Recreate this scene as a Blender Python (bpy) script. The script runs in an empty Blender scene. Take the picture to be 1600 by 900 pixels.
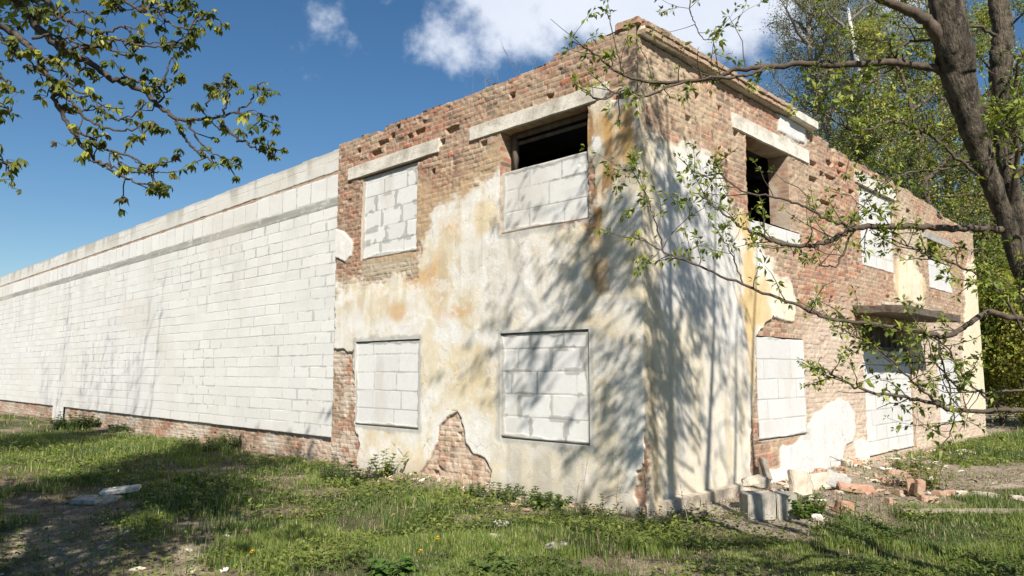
import bpy, bmesh, math, random
import numpy as np
from mathutils import Vector, Matrix, noise as mnoise

SC = bpy.context.scene
COL = SC.collection
rad = math.radians

# ------------------------------------------------------------------ camera
F_PX = 1155.0
PITCH = math.atan(130 / F_PX)
YAW = rad(134.4)
FH = np.array([math.cos(YAW), math.sin(YAW), 0.0])
UPV = np.array([0, 0, 1.0])
CF = FH * math.cos(PITCH) + UPV * math.sin(PITCH)
CR = np.cross(CF, UPV); CR /= np.linalg.norm(CR)
CU = np.cross(CR, CF)
EYE = 1.7

def pray(x, y):
    return CF + CR * (x - 800) / F_PX - CU * (y - 450) / F_PX
_d = pray(1010, 803)
CAM = -_d * (-EYE / _d[2]); CAM[2] = EYE

cam_d = bpy.data.cameras.new('camera')
cam_d.sensor_width = 36; cam_d.lens = 36 * F_PX / 1600
cam_d.clip_start = 0.05; cam_d.clip_end = 3000
cam = bpy.data.objects.new('camera', cam_d); COL.objects.link(cam)
M = Matrix((CR, CU, -CF)).transposed().to_4x4(); M.translation = Vector(CAM)
cam.matrix_world = M
SC.camera = cam

# ------------------------------------------------------------------ sky, sun, exposure
SUN_AZ, SUN_EL = rad(-37), rad(42)          # towards the sun
SDIR = Vector((math.cos(SUN_AZ) * math.cos(SUN_EL), math.sin(SUN_AZ) * math.cos(SUN_EL), math.sin(SUN_EL)))
SKY_STRENGTH = 0.062
sl = bpy.data.lights.new('sun', 'SUN'); sl.energy = 5.0; sl.angle = rad(0.53); sl.color = (1, 0.945, 0.86)
so = bpy.data.objects.new('sun', sl); COL.objects.link(so)
so.rotation_euler = SDIR.to_track_quat('Z', 'Y').to_euler()
SC.view_settings.view_transform = 'Standard'; SC.view_settings.look = 'None'
SC.view_settings.exposure = 0.65; SC.view_settings.gamma = 1
SC.view_settings.use_curve_mapping = False

W = bpy.data.worlds.new('World'); SC.world = W; W.use_nodes = True
nt = W.node_tree; nt.nodes.clear()
def N(t, **kw):
    n = nt.nodes.new(t)
    for k, v in kw.items(): setattr(n, k, v)
    return n
def mth(op, a, b=None, c=None, clamp=False):
    n = nt.nodes.new('ShaderNodeMath'); n.operation = op; n.use_clamp = clamp
    for i, v in enumerate((a, b, c)):
        if v is None: continue
        if isinstance(v, (int, float)): n.inputs[i].default_value = v
        else: nt.links.new(v, n.inputs[i])
    return n.outputs[0]
sky = N('ShaderNodeTexSky', sky_type='NISHITA', sun_disc=False)
sky.sun_elevation = SUN_EL; sky.sun_rotation = math.pi / 2 - SUN_AZ
sky.air_density = 1.1; sky.dust_density = 0.1; sky.ozone_density = 3.0
geo = N('ShaderNodeTexCoord')
DIRV = geo.outputs['Generated']
# clouds stand in the sky around a fixed heading
cc = pray(930, 25); cc = cc / np.linalg.norm(cc)
cr = np.cross(cc, UPV); cr /= np.linalg.norm(cr); cu = np.cross(cr, cc)
def dot(v):
    n = N('ShaderNodeVectorMath', operation='DOT_PRODUCT'); nt.links.new(DIRV, n.inputs[0]); n.inputs[1].default_value = tuple(v)
    return n.outputs['Value']
zc = mth('MAXIMUM', dot(cc), 0.05)
u = mth('DIVIDE', dot(cr), zc); v = mth('DIVIDE', dot(cu), zc)
cmb = N('ShaderNodeCombineXYZ'); nt.links.new(u, cmb.inputs[0]); nt.links.new(v, cmb.inputs[1])
def wnoise(scale, detail, rough, off, dist=0.0):
    n = N('ShaderNodeTexNoise'); mp = N('ShaderNodeVectorMath', operation='ADD'); mp.inputs[1].default_value = (off, off * .7, off * .3)
    nt.links.new(cmb.outputs[0], mp.inputs[0]); nt.links.new(mp.outputs[0], n.inputs['Vector'])
    n.inputs['Scale'].default_value = scale; n.inputs['Detail'].default_value = detail; n.inputs['Roughness'].default_value = rough
    n.inputs['Distortion'].default_value = dist
    return n.outputs['Fac']
def gauss(u0, v0, ru, rv):
    a = mth('DIVIDE', mth('SUBTRACT', u, u0), ru); b = mth('DIVIDE', mth('SUBTRACT', v, v0), rv)
    return mth('EXPONENT', mth('MULTIPLY', mth('ADD', mth('MULTIPLY', a, a), mth('MULTIPLY', b, b)), -1.0))
msk = mth('ADD', mth('ADD', mth('MULTIPLY', gauss(-0.09, 0.02, .17, .062), 1.0), mth('MULTIPLY', gauss(0.15, 0.01, .20, .085), 1.35)),
          mth('ADD', mth('MULTIPLY', gauss(-0.205, -0.038, .05, .045), .66), mth('MULTIPLY', gauss(-0.292, -0.030, .06, .022), .36)))
msk = mth('ADD', msk, mth('MULTIPLY', gauss(0.0, 0.22, .5, .14), 0.8))
n1 = wnoise(8.5, 10, .58, 4.3, .12)
n2 = wnoise(26.0, 8, .6, 7.7)
cl = mth('ADD', mth('MULTIPLY', mth('SUBTRACT', n1, .5), 2.9), mth('MULTIPLY', mth('SUBTRACT', n2, .5), .9))
cl = mth('ADD', cl, mth('SUBTRACT', msk, .42))
mr = N('ShaderNodeMapRange', interpolation_type='SMOOTHSTEP'); nt.links.new(cl, mr.inputs[0])
mr.inputs[1].default_value = 0.0; mr.inputs[2].default_value = .85; mr.inputs[3].default_value = 0; mr.inputs[4].default_value = .92
gate = mth('MULTIPLY', mth('GREATER_THAN', dot(cc), 0.3), mr.outputs[0])
n3 = wnoise(5.0, 6, .6, 1.3)
ccol = N('ShaderNodeMix', data_type='RGBA'); nt.links.new(n3, ccol.inputs[0])
ccol.inputs[6].default_value = (7.2, 8.0, 9.6, 1); ccol.inputs[7].default_value = (10.6, 11.0, 11.8, 1)
mix = N('ShaderNodeMix', data_type='RGBA'); nt.links.new(gate, mix.inputs[0]); hs = N('ShaderNodeHueSaturation'); hs.inputs['Saturation'].default_value = 1.22; nt.links.new(sky.outputs[0], hs.inputs['Color']); nt.links.new(hs.outputs[0], mix.inputs[6]); nt.links.new(ccol.outputs[2], mix.inputs[7])
bg = N('ShaderNodeBackground'); bg.inputs['Strength'].default_value = SKY_STRENGTH
nt.links.new(mix.outputs[2], bg.inputs[0])
wo = N('ShaderNodeOutputWorld'); nt.links.new(bg.outputs[0], wo.inputs[0])

try:
    SC.cycles.use_denoising = True
    SC.cycles.max_bounces = 6; SC.cycles.diffuse_bounces = 3; SC.cycles.transparent_max_bounces = 6
except Exception: pass

# ------------------------------------------------------------------ helpers: projection of traced outlines onto the real planes
def on_left(x, y, o=0.0):
    d = pray(x, y); t = (o - CAM[1]) / d[1]; q = CAM + d * t; return (q[0], q[2])
def on_right(x, y, o=0.0):
    d = pray(x, y); t = (o - CAM[0]) / d[0]; q = CAM + d * t; return (q[1], q[2])
def on_ground(x, y, z=0.0):
    d = pray(x, y); t = (z - CAM[2]) / d[2]; return CAM + d * t
def at_depth(x, y, dep):
    return CAM + pray(x, y) * dep

# ------------------------------------------------------------------ numpy noise
def _hash(ix, iy, seed):
    h = (ix.astype(np.int64) * 374761393 + iy.astype(np.int64) * 668265263 + seed * 974711) & 0xffffffff
    h = ((h ^ (h >> 13)) * 1274126177) & 0xffffffff
    h = ((h ^ (h >> 16)) * 2246822519) & 0xffffffff
    return ((h ^ (h >> 15)) & 0xffffff) / float(0xffffff)
def vnoise(x, y, seed):
    ix = np.floor(x); iy = np.floor(y); fx = x - ix; fy = y - iy
    fx = fx * fx * (3 - 2 * fx); fy = fy * fy * (3 - 2 * fy)
    a = _hash(ix, iy, seed); b = _hash(ix + 1, iy, seed); c = _hash(ix, iy + 1, seed); d = _hash(ix + 1, iy + 1, seed)
    return (a * (1 - fx) + b * fx) * (1 - fy) + (c * (1 - fx) + d * fx) * fy
def fbm(x, y, seed, octv=4, gain=.5):
    s = 0; a = 1; t = 0
    for i in range(octv):
        s = s + a * vnoise(x * 2 ** i + 17.3 * i, y * 2 ** i - 9.1 * i, seed + i * 13); t += a; a *= gain
    return s / t
def sst(a, b, x):
    t = np.clip((x - a) / (b - a), 0, 1); return t * t * (3 - 2 * t)
def sdpoly(poly, S, Z):
    """signed distance to a polygon, positive inside"""
    d = np.full(S.shape, 1e9); inside = np.zeros(S.shape, bool); n = len(poly)
    for i in range(n):
        ax, ay = poly[i]; bx, by = poly[(i + 1) % n]
        ex, ey = bx - ax, by - ay; wx, wy = S - ax, Z - ay
        t = np.clip((wx * ex + wy * ey) / (ex * ex + ey * ey + 1e-12), 0, 1)
        d = np.minimum(d, (wx - t * ex) ** 2 + (wy - t * ey) ** 2)
        if abs(by - ay) > 1e-9:
            c = ((ay > Z) != (by > Z)) & (S < (bx - ax) * (Z - ay) / (by - ay) + ax)
            inside ^= c
    d = np.sqrt(d); return np.where(inside, d, -d)
def lerp(a, b, m):
    return a + (np.asarray(b) - a) * m[..., None]

# ------------------------------------------------------------------ helpers: objects
def props(o, label=None, cat=None, group=None, kind=None):
    if label: o['label'] = label
    if cat: o['category'] = cat
    if group: o['group'] = group
    if kind: o['kind'] = kind
    return o
def empty(name, loc=(0, 0, 0), rz=0.0):
    o = bpy.data.objects.new(name, None); COL.objects.link(o); o.location = loc; o.rotation_euler = (0, 0, rz); o.empty_display_size = .2
    return o
def link(name, me, mat=None, parent=None, loc=None):
    o = bpy.data.objects.new(name, me); COL.objects.link(o)
    if mat is not None and not me.materials: me.materials.append(mat)
    if parent is not None: o.parent = parent
    if loc is not None: o.location = loc
    return o
def np_mesh(name, V, Fq=None, Ft=None, col=None, smooth=False):
    """mesh out of numpy arrays: quads Fq (n,4) and triangles Ft (m,3), per-vertex colour"""
    me = bpy.data.meshes.new(name)
    V = np.ascontiguousarray(V, np.float32)
    loops = []; starts = []; tot = 0
    if Fq is not None and len(Fq):
        Fq = np.asarray(Fq, np.int32); loops.append(Fq.ravel()); starts.append(np.arange(len(Fq)) * 4 + tot); tot += Fq.size
    if Ft is not None and len(Ft):
        Ft = np.asarray(Ft, np.int32); loops.append(Ft.ravel()); starts.append(np.arange(len(Ft)) * 3 + tot); tot += Ft.size
    L = np.concatenate(loops).astype(np.int32); P = np.concatenate(starts).astype(np.int32)
    me.vertices.add(len(V)); me.vertices.foreach_set('co', V.ravel())
    me.loops.add(len(L)); me.loops.foreach_set('vertex_index', L)
    me.polygons.add(len(P)); me.polygons.foreach_set('loop_start', P)
    if col is not None:
        a = me.attributes.new('Col', 'FLOAT_COLOR', 'POINT')
        c = np.ones((len(V), 4), np.float32); c[:, :3] = np.clip(col, 0, 1); a.data.foreach_set('color', c.ravel())
    me.update(calc_edges=True)
    if smooth: me.polygons.foreach_set('use_smooth', np.ones(len(P), bool))
    me.validate(clean_customdata=False)
    return me

class Wood:
    """collects tapered tubes"""
    def __init__(s): s.v = []; s.f = []; s.n = 0
    def tube(s, pts, rr, sides=6, cap=True, rough=0.0, rng=None):
        pts = np.asarray(pts, float); k = len(pts); rr = np.asarray(rr, float)
        tan = np.gradient(pts, axis=0); tan /= np.linalg.norm(tan, axis=1)[:, None] + 1e-9
        ref = np.array([0, 0, 1.0]) if abs(tan[0][2]) < .9 else np.array([1.0, 0, 0])
        a = np.cross(tan, ref); a /= np.linalg.norm(a, axis=1)[:, None] + 1e-9
        b = np.cross(tan, a)
        th = np.linspace(0, 2 * math.pi, sides, endpoint=False)
        R = rr[:, None] * np.ones(sides)[None]
        if rough and rng is not None: R = R * (1 + rough * rng.normal(size=R.shape))
        P = pts[:, None] + R[..., None] * (np.cos(th)[None, :, None] * a[:, None] + np.sin(th)[None, :, None] * b[:, None])
        i = np.arange(k - 1)[:, None] * sides + np.arange(sides)[None]
        j = np.arange(k - 1)[:, None] * sides + (np.arange(sides)[None] + 1) % sides
        q = np.stack([i, j, j + sides, i + sides], -1).reshape(-1, 4) + s.n
        s.v.append(P.reshape(-1, 3)); s.f.append(q); s.n += k * sides
    def mesh(s, name): return np_mesh(name, np.concatenate(s.v), np.concatenate(s.f), smooth=True)

class Leaves:
    """collects small bent leaflets (6 vertices, 2 quads folded along the midrib)"""
    def __init__(s): s.p = []; s.d = []; s.n = []; s.l = []; s.w = []; s.c = []
    def add(s, p, d, nrm, l, w, c): s.p.append(p); s.d.append(d); s.n.append(nrm); s.l.append(l); s.w.append(w); s.c.append(c)
    def count(s): return len(s.p)
    def mesh(s, name, fold=.35, droop=.2):
        p = np.array(s.p); d = np.array(s.d); d /= np.linalg.norm(d, axis=1)[:, None] + 1e-9
        n = np.array(s.n); sd = np.cross(d, n); sd /= np.linalg.norm(sd, axis=1)[:, None] + 1e-9
        n = np.cross(sd, d); l = np.array(s.l)[:, None]; w = np.array(s.w)[:, None]
        mid = p + d * l * .55 - n * l * .0
        tip = p + d * l - n * l * droop
        L1 = p + d * l * .5 + sd * w + n * w * fold; R1 = p + d * l * .5 - sd * w + n * w * fold
        V = np.stack([p, L1, tip, R1, mid], 1).reshape(-1, 3)
        b = np.arange(len(p))[:, None] * 5
        T = np.concatenate([b + [[0, 4, 1]], b + [[1, 4, 2]], b + [[0, 3, 4]], b + [[4, 3, 2]]], 0)
        C = np.repeat(np.array(s.c), 5, axis=0)
        return np_mesh(name, V, None, T, C)

# ------------------------------------------------------------------ materials
def new_mat(name):
    m = bpy.data.materials.new(name); m.use_nodes = True
    t = m.node_tree; t.nodes.clear(); return m, t
def nd(t, typ, **kw):
    n = t.nodes.new(typ)
    for k, v in kw.items():
        if k in n.inputs: n.inputs[k].default_value = v
        else: setattr(n, k, v)
    return n
def tnoise(t, scale, detail=6, rough=.6, stretch=(1, 1, 1), coord='Object'):
    tc = nd(t, 'ShaderNodeTexCoord'); mp = nd(t, 'ShaderNodeMapping'); mp.inputs['Scale'].default_value = stretch
    t.links.new(tc.outputs[coord], mp.inputs[0])
    n = nd(t, 'ShaderNodeTexNoise'); n.inputs['Scale'].default_value = scale; n.inputs['Detail'].default_value = detail; n.inputs['Roughness'].default_value = rough
    t.links.new(mp.outputs[0], n.inputs['Vector']); return n.outputs['Fac']
def mapr(t, val, a, b, c, d):
    n = nd(t, 'ShaderNodeMapRange'); t.links.new(val, n.inputs[0])
    for i, x in enumerate((a, b, c, d)): n.inputs[i + 1].default_value = x
    return n.outputs[0]
def mulcol(t, col, fac):
    n = nd(t, 'ShaderNodeVectorMath', operation='SCALE'); t.links.new(col, n.inputs[0]); t.links.new(fac, n.inputs['Scale']); return n.outputs[0]

def vcol_mat(name, rough=.92, fine=55, amt=.22, bump=.35, dist=.006, spec=.15):
    """surface whose colour map is built into the mesh, broken up by fine grain"""
    m, t = new_mat(name)
    at = nd(t, 'ShaderNodeAttribute', attribute_name='Col')
    n1 = tnoise(t, fine, 5, .65); n2 = tnoise(t, fine * .17, 6, .6)
    f = nd(t, 'ShaderNodeMath', operation='MULTIPLY')
    t.links.new(mapr(t, n1, .25, .75, 1 - amt, 1 + amt), f.inputs[0]); t.links.new(mapr(t, n2, .25, .75, 1 - amt * .6, 1 + amt * .6), f.inputs[1])
    c = mulcol(t, at.outputs['Color'], f.outputs[0])
    b = nd(t, 'ShaderNodeBsdfPrincipled'); b.inputs['Roughness'].default_value = rough; b.inputs['Specular IOR Level'].default_value = spec
    t.links.new(c, b.inputs['Base Color'])
    bp = nd(t, 'ShaderNodeBump'); bp.inputs['Strength'].default_value = bump; bp.inputs['Distance'].default_value = dist
    t.links.new(n1, bp.inputs['Height']); t.links.new(bp.outputs[0], b.inputs['Normal'])
    o = nd(t, 'ShaderNodeOutputMaterial'); t.links.new(b.outputs[0], o.inputs[0]); return m

def two_tone(name, c1, c2, scale=8, stretch=(1, 1, 1), lo=.35, hi=.65, rough=.9, bump=.4, dist=.01, fine=60, spec=.2, coord='Object'):
    m, t = new_mat(name)
    n1 = tnoise(t, scale, 8, .65, stretch, coord); n2 = tnoise(t, fine, 4, .6, stretch, coord)
    mx = nd(t, 'ShaderNodeMix', data_type='RGBA'); t.links.new(mapr(t, n1, lo, hi, 0, 1), mx.inputs[0])
    mx.inputs[6].default_value = (*c1, 1); mx.inputs[7].default_value = (*c2, 1)
    c = mulcol(t, mx.outputs[2], mapr(t, n2, .25, .75, .78, 1.22))
    b = nd(t, 'ShaderNodeBsdfPrincipled'); b.inputs['Roughness'].default_value = rough; b.inputs['Specular IOR Level'].default_value = spec
    t.links.new(c, b.inputs['Base Color'])
    ad = nd(t, 'ShaderNodeMath', operation='ADD'); t.links.new(n1, ad.inputs[0]); t.links.new(n2, ad.inputs[1])
    bp = nd(t, 'ShaderNodeBump'); bp.inputs['Strength'].default_value = bump; bp.inputs['Distance'].default_value = dist
    t.links.new(ad.outputs[0], bp.inputs['Height']); t.links.new(bp.outputs[0], b.inputs['Normal'])
    o = nd(t, 'ShaderNodeOutputMaterial'); t.links.new(b.outputs[0], o.inputs[0]); return m

def leaf_mat(name, trans=.4, rough=.5, tint=(1.15, 1.25, .6)):
    m, t = new_mat(name)
    at = nd(t, 'ShaderNodeAttribute', attribute_name='Col')
    b = nd(t, 'ShaderNodeBsdfPrincipled'); b.inputs['Roughness'].default_value = rough; b.inputs['Specular IOR Level'].default_value = .3
    t.links.new(at.outputs['Color'], b.inputs['Base Color'])
    tr = nd(t, 'ShaderNodeBsdfTranslucent')
    v = nd(t, 'ShaderNodeVectorMath', operation='MULTIPLY'); t.links.new(at.outputs['Color'], v.inputs[0]); v.inputs[1].default_value = tint
    t.links.new(v.outputs[0], tr.inputs[0])
    mx = nd(t, 'ShaderNodeMixShader'); mx.inputs[0].default_value = trans
    t.links.new(b.outputs[0], mx.inputs[1]); t.links.new(tr.outputs[0], mx.inputs[2])
    o = nd(t, 'ShaderNodeOutputMaterial'); t.links.new(mx.outputs[0], o.inputs[0]); return m

M_WALL = vcol_mat('weathered_wall', fine=45, amt=.14, bump=.5, dist=.006)
M_AAC = vcol_mat('aerated_block', fine=70, amt=.07, bump=.3, dist=.003)
M_CONC = two_tone('whitewashed_concrete', (.68, .635, .55), (.37, .33, .265), scale=3.2, lo=.44, hi=.72, bump=.35, dist=.006, fine=38)
M_CONCD = two_tone('dirty_concrete', (.47, .43, .36), (.24, .22, .185), scale=6, stretch=(1.6, 1.6, .5), lo=.38, hi=.66, bump=.5, dist=.010)
M_CONCG = two_tone('grey_concrete', (.42, .40, .36), (.27, .26, .24), scale=5, bump=.5, dist=.012)
M_RUB = two_tone('pale_rubble', (.56, .49, .39), (.32, .265, .20), scale=7, lo=.4, hi=.7, bump=.6, dist=.015)
M_BRICK = two_tone('loose_brick', (.40, .175, .11), (.42, .32, .24), scale=14, lo=.32, hi=.58, bump=.5, dist=.006)
M_BRICKD = two_tone('dusty_brick', (.46, .33, .24), (.40, .20, .12), scale=11, bump=.5, dist=.006)
M_DARK = two_tone('dark_inside', (.06, .055, .05), (.035, .03, .028), scale=2)  # near black so the shade indoors is put into the colour
M_OLDWOOD = two_tone('old_wood', (.16, .13, .10), (.08, .065, .05), scale=6, stretch=(1, 1, .15), bump=.4)
M_PLANK = two_tone('grey_plank', (.36, .31, .24), (.22, .18, .13), scale=9, stretch=(.12, 1, 1), bump=.4)
M_BARK = two_tone('ridged_bark', (.165, .135, .10), (.040, .033, .026), scale=24, stretch=(1, 1, .22), lo=.38, hi=.62, bump=1.0, dist=.03, fine=90)
M_TWIG = two_tone('twig_bark', (.13, .10, .075), (.06, .045, .035), scale=30, bump=.5, dist=.006)
M_CTWIG = two_tone('chestnut_bark', (.105, .088, .072), (.05, .042, .036), scale=22, bump=.7, dist=.008)
M_GTWIG = two_tone('grey_twigs', (.22, .20, .17), (.11, .10, .085), scale=10)
M_BIRCH = two_tone('birch_bark', (.62, .60, .56), (.10, .09, .08), scale=5, stretch=(.6, .6, 3), lo=.58, hi=.66, bump=.3)
M_LEAF = leaf_mat('young_leaf', .38)
M_CLEAF = leaf_mat('chestnut_leaf', .36, tint=(1.5, 1.35, .4))
M_GRASS = leaf_mat('grass_blade', .3, .55, (1.1, 1.2, .6))
M_STRAW = leaf_mat('dry_straw', .15, .8, (1, 1, .9))

# ------------------------------------------------------------------ wall patterns
def brick(S, Z, seed, fresh=0.0, erode=1.0):
    """eroded brickwork: colour, height, brick mask"""
    wob = (fbm(S * .9, Z * 3.0, seed + 5, 3) - .5) * .022 + (fbm(S * 7, Z * 7, seed + 6, 2) - .5) * .010
    h = .077
    zz = (Z + wob) / h; row = np.floor(zz); fz = zz - row
    odd = np.mod(row, 2)
    Lb = np.where(odd == 0, .258, .132)
    uu = (S + odd * .03 + _hash(row, row * 0, seed) * .02 + (fbm(S * 2, Z * 8, seed + 9, 2) - .5) * .02) / Lb
    ci = np.floor(uu); fu = uu - ci
    d = np.minimum(np.minimum(fu, 1 - fu) * Lb, np.minimum(fz, 1 - fz) * h)
    nz = fbm(S * 16, Z * 16, seed + 2, 3)
    m = sst(.002, .009, d + (nz - .5) * .016)
    h1 = _hash(ci, row, seed + 1); h2 = _hash(ci, row, seed + 2); h3 = _hash(ci, row, seed + 3)
    c = np.zeros(S.shape + (3,)) + np.array([.375, .24, .16])
    c = lerp(c, [.36, .175, .115], sst(.35, .9, h1))
    c = lerp(c, [.50, .36, .235], sst(.70, .95, h2))
    c = lerp(c, [.20, .135, .10], sst(.86, .98, h3))
    c = lerp(c, [.44, .13, .07], (h1 * .6 + h2 * .4 > .86 - fresh) * .7)
    pt = fbm(S * 1.1, Z * 1.6, seed + 31, 4)
    c = lerp(c, [.455, .35, .245], sst(.38, .70, pt) * .66)                 # mortar and dust left on the faces
    c = lerp(c, [.23, .17, .13], sst(.62, .8, fbm(S * 2.3, Z * 2.3, seed + 37, 4)) * .5)
    c = c * (.68 + .46 * nz)[..., None]
    mort = np.array([.40, .335, .255]) * (.7 + .6 * nz)[..., None]
    c = mort + (c - mort) * m[..., None]
    er = sst(.45, .8, fbm(S * 1.7, Z * 2.4, seed + 41, 4)) * erode
    disp = m * (.002 + .013 * h2) - .013 - er * m * (.022 * h3) - (1 - m) * er * .008
    deep = (h3 > 1 - .002 - .11 * sst(.55, .75, fbm(S * .8, Z * 1.1, seed + 47, 3)) * er * erode)
    disp = disp - deep * m * .055 * (h1 * .6 + .4)
    disp = disp + (nz - .5) * .017 + (fbm(S * 5, Z * 5, seed + 53, 3) - .5) * .016
    return c, disp, m

def blocks(S, Z, rows, joints, seed, base=(.70, .68, .64), smear=.5, jw=.005, mort=(.40, .39, .365), even=False):
    """aerated concrete blocks. rows: list of joint heights; joints(row_index array, S) -> distance to the nearest upright joint, cell id"""
    rows = np.asarray(rows); r = np.searchsorted(rows, Z) ; 
    lo = rows[np.clip(r - 1, 0, len(rows) - 1)]; hi = rows[np.clip(r, 0, len(rows) - 1)]
    dz = np.minimum(np.abs(Z - lo), np.abs(hi - Z))
    du, ci = joints(r, S)
    nz = fbm(S * 9, Z * 9, seed, 4); nf = fbm(S * 40, Z * 40, seed + 3, 2)
    low = fbm(S * 1.3, Z * 1.3, seed + 8, 3)
    jn = (nf - .5) * .006; hs0 = _hash(ci + 3, r, seed + 5)
    dj = np.minimum(dz, du * 1.0)
    lh = 1 - sst(jw * .5, jw * 1.4, dz + jn); lv = 1 - sst(jw * .5, jw * 1.4, du + jn)
    line = np.maximum(lh, lv * (np.where(hs0 > .5, .8, .35) if even else np.where(hs0 > .7, .8, .14)))
    tint = _hash(ci, r, seed + 4)
    c = np.zeros(S.shape + (3,)) + np.array(base)
    c = c * (.945 + .08 * tint + .06 * (nz - .5))[..., None]
    c = lerp(c, np.array([.62, .585, .52]), sst(.6, .8, low) * .35)
    # mortar smeared out of the joints
    hs = _hash(ci + 7, r, seed + 6)
    sm_reg = smear * (.35 + 1.1 * sst(.42, .62, fbm(S * .45, Z * .7, seed + 71, 3)))
    if even: sm_reg = smear * (.5 + .6 * hs0)
    wv = smear * (.016 * (hs > .4) + .022 * (hs > .4) * sst(.35, .6, nz) + .012 * nz * (hs0 > .5)) if even else sm_reg * (.05 * sst(.40, .66, nz) * (.4 + hs) + .035 * (hs > .6) * sst(.3, .5, nz))
    wh = sm_reg * .040 * sst(.50, .68, fbm(S * 3.5, Z * 5, seed + 12, 4))
    sm = np.maximum((du < wv) * 1.0 * sst(.0, .012, wv - du), sst(0, .012, wh - dz))
    c = lerp(c, np.array(mort) * (.9 + .25 * nz)[..., None], sm * .78)
    c = lerp(c, np.array(mort) * .8, line * (.25 + .75 * sst(.35, .6, fbm(S * .9, r * 5.1, seed + 9, 3))))
    open_j = line * (sst(.5, .68, fbm(S * 2.2, Z * 1.1, seed + 15, 3)) * (du > .012) )
    disp = -line * .0012 - open_j * .006 + sm * .001 + (tint - .5) * .0022 + (nf - .5) * .001
    chip = sst(.83, .88, fbm(S * 6, Z * 6, seed + 21, 4)) * .5
    disp = disp - chip * .012; c = lerp(c, np.array([.60, .57, .52]), chip * .4)
    return c, disp

def regular_joints(L, seed, jitter=.0):
    def f(r, S):
        off = _hash(r, r * 0, seed) * L
        u = (S + off) / L; ci = np.floor(u); fu = u - ci
        return np.minimum(fu, 1 - fu) * L, ci
    return f
def listed_joints(table):
    """table[row] = list of upright joint positions"""
    def f(r, S):
        du = np.full(S.shape, 9.0); ci = np.zeros(S.shape)
        for k, lst in enumerate(table):
            mk = r == k + 1
            for x in lst:
                du = np.where(mk, np.minimum(du, np.abs(S - x)), du); ci = ci + mk * (S > x)
        return du, ci + r * 11
    return f

def lines(a, b, breaks, step):
    """grid coordinates from a to b that hit every break; step may be a function"""
    pts = sorted(set([a, b] + [x for x in breaks if a < x < b])); out = [a]
    for p, q in zip(pts, pts[1:]):
        s = step(.5 * (p + q)) if callable(step) else step
        n = max(1, int(math.ceil((q - p) / s)))
        if callable(step):
            xs = [p]
            while xs[-1] < q: xs.append(xs[-1] + step(xs[-1]))
            xs = np.array(xs); xs = p + (xs - p) * (q - p) / (xs[-1] - p); out += list(xs[1:])
        else: out += list(np.linspace(p, q, n + 1)[1:])
    return np.array(out)

def grid_surface(name, sv, zv, fn, world, openings=(), top=None, bottom=None, parent=None, mat=None, depth=.36, edge=None, reveal_col=None, smooth=False):
    S, Z = np.meshgrid(sv, zv); ns, nz = len(sv), len(zv)
    c, d = fn(S, Z)
    if edge is not None: d = edge(S, Z, d)
    V = world(S, Z, d).reshape(-1, 3); C = c.reshape(-1, 3)
    idx = np.arange(ns * nz).reshape(nz, ns)
    sc_ = .5 * (sv[1:] + sv[:-1])[None]; zc_ = .5 * (zv[1:] + zv[:-1])[:, None]
    keep = np.ones((nz - 1, ns - 1), bool)
    for (a, b, e, f) in openings: keep &= ~((sc_ > a) & (sc_ < b) & (zc_ > e) & (zc_ < f))
    if top is not None: keep &= zc_ < top(sc_)
    if bottom is not None: keep &= zc_ > bottom(sc_)
    q = np.stack([idx[:-1, :-1], idx[:-1, 1:], idx[1:, 1:], idx[1:, :-1]], -1)[keep]
    Vs = [V]; Cs = [C]; Qs = [q]; n = len(V)
    for (a, b, e, f) in openings:
        js = np.where((sv >= a - 1e-6) & (sv <= b + 1e-6))[0]; jz = np.where((zv >= e - 1e-6) & (zv <= f + 1e-6))[0]
        for (ii, jj) in ((jz, np.full(len(jz), js[0])), (jz, np.full(len(jz), js[-1])), (np.full(len(js), jz[0]), js), (np.full(len(js), jz[-1]), js)):
            ss, zz, dd = S[ii, jj], Z[ii, jj], d[ii, jj]
            K = 14; t = np.linspace(0, 1, K)[None]
            DD = dd[:, None] * (1 - t) + (-depth) * t
            SS = ss[:, None] + 0 * t; ZZ = zz[:, None] + 0 * t
            if reveal_col is None or (a, b, e, f) not in reveal_col:
                along = np.where(np.ptp(zz) > 0, zz, ss)
                bc, bd, _ = brick(DD + 3.1 * a, along[:, None] + 0 * DD, 77)
                bc = lerp(bc, np.array([.5, .44, .36]), sst(.4, .7, fbm(DD * 4, along[:, None] * 3 + 0 * DD, 5, 3)) * .6)
            else: bc = np.zeros(SS.shape + (3,)) + np.array(reveal_col[(a, b, e, f)])
            Vr = world(SS, ZZ, DD).reshape(-1, 3); m_ = np.arange(len(ss) * K).reshape(len(ss), K) + n
            Vs.append(Vr); Cs.append(bc.reshape(-1, 3)); n += len(Vr)
            Qs.append(np.stack([m_[:-1, :-1], m_[1:, :-1], m_[1:, 1:], m_[:-1, 1:]], -1).reshape(-1, 4))
    Q = np.concatenate(Qs); V = np.concatenate(Vs); C = np.concatenate(Cs)
    used = np.unique(Q); rm = np.full(len(V), -1, np.int64); rm[used] = np.arange(len(used))
    return link(name, np_mesh(name, V[used], rm[Q], None, C[used], smooth), mat or M_WALL, parent)

def left_world(S, Z, D): return np.stack([S, -D, Z], -1)
def right_world(S, Z, D): return np.stack([D, S, Z], -1)

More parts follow.
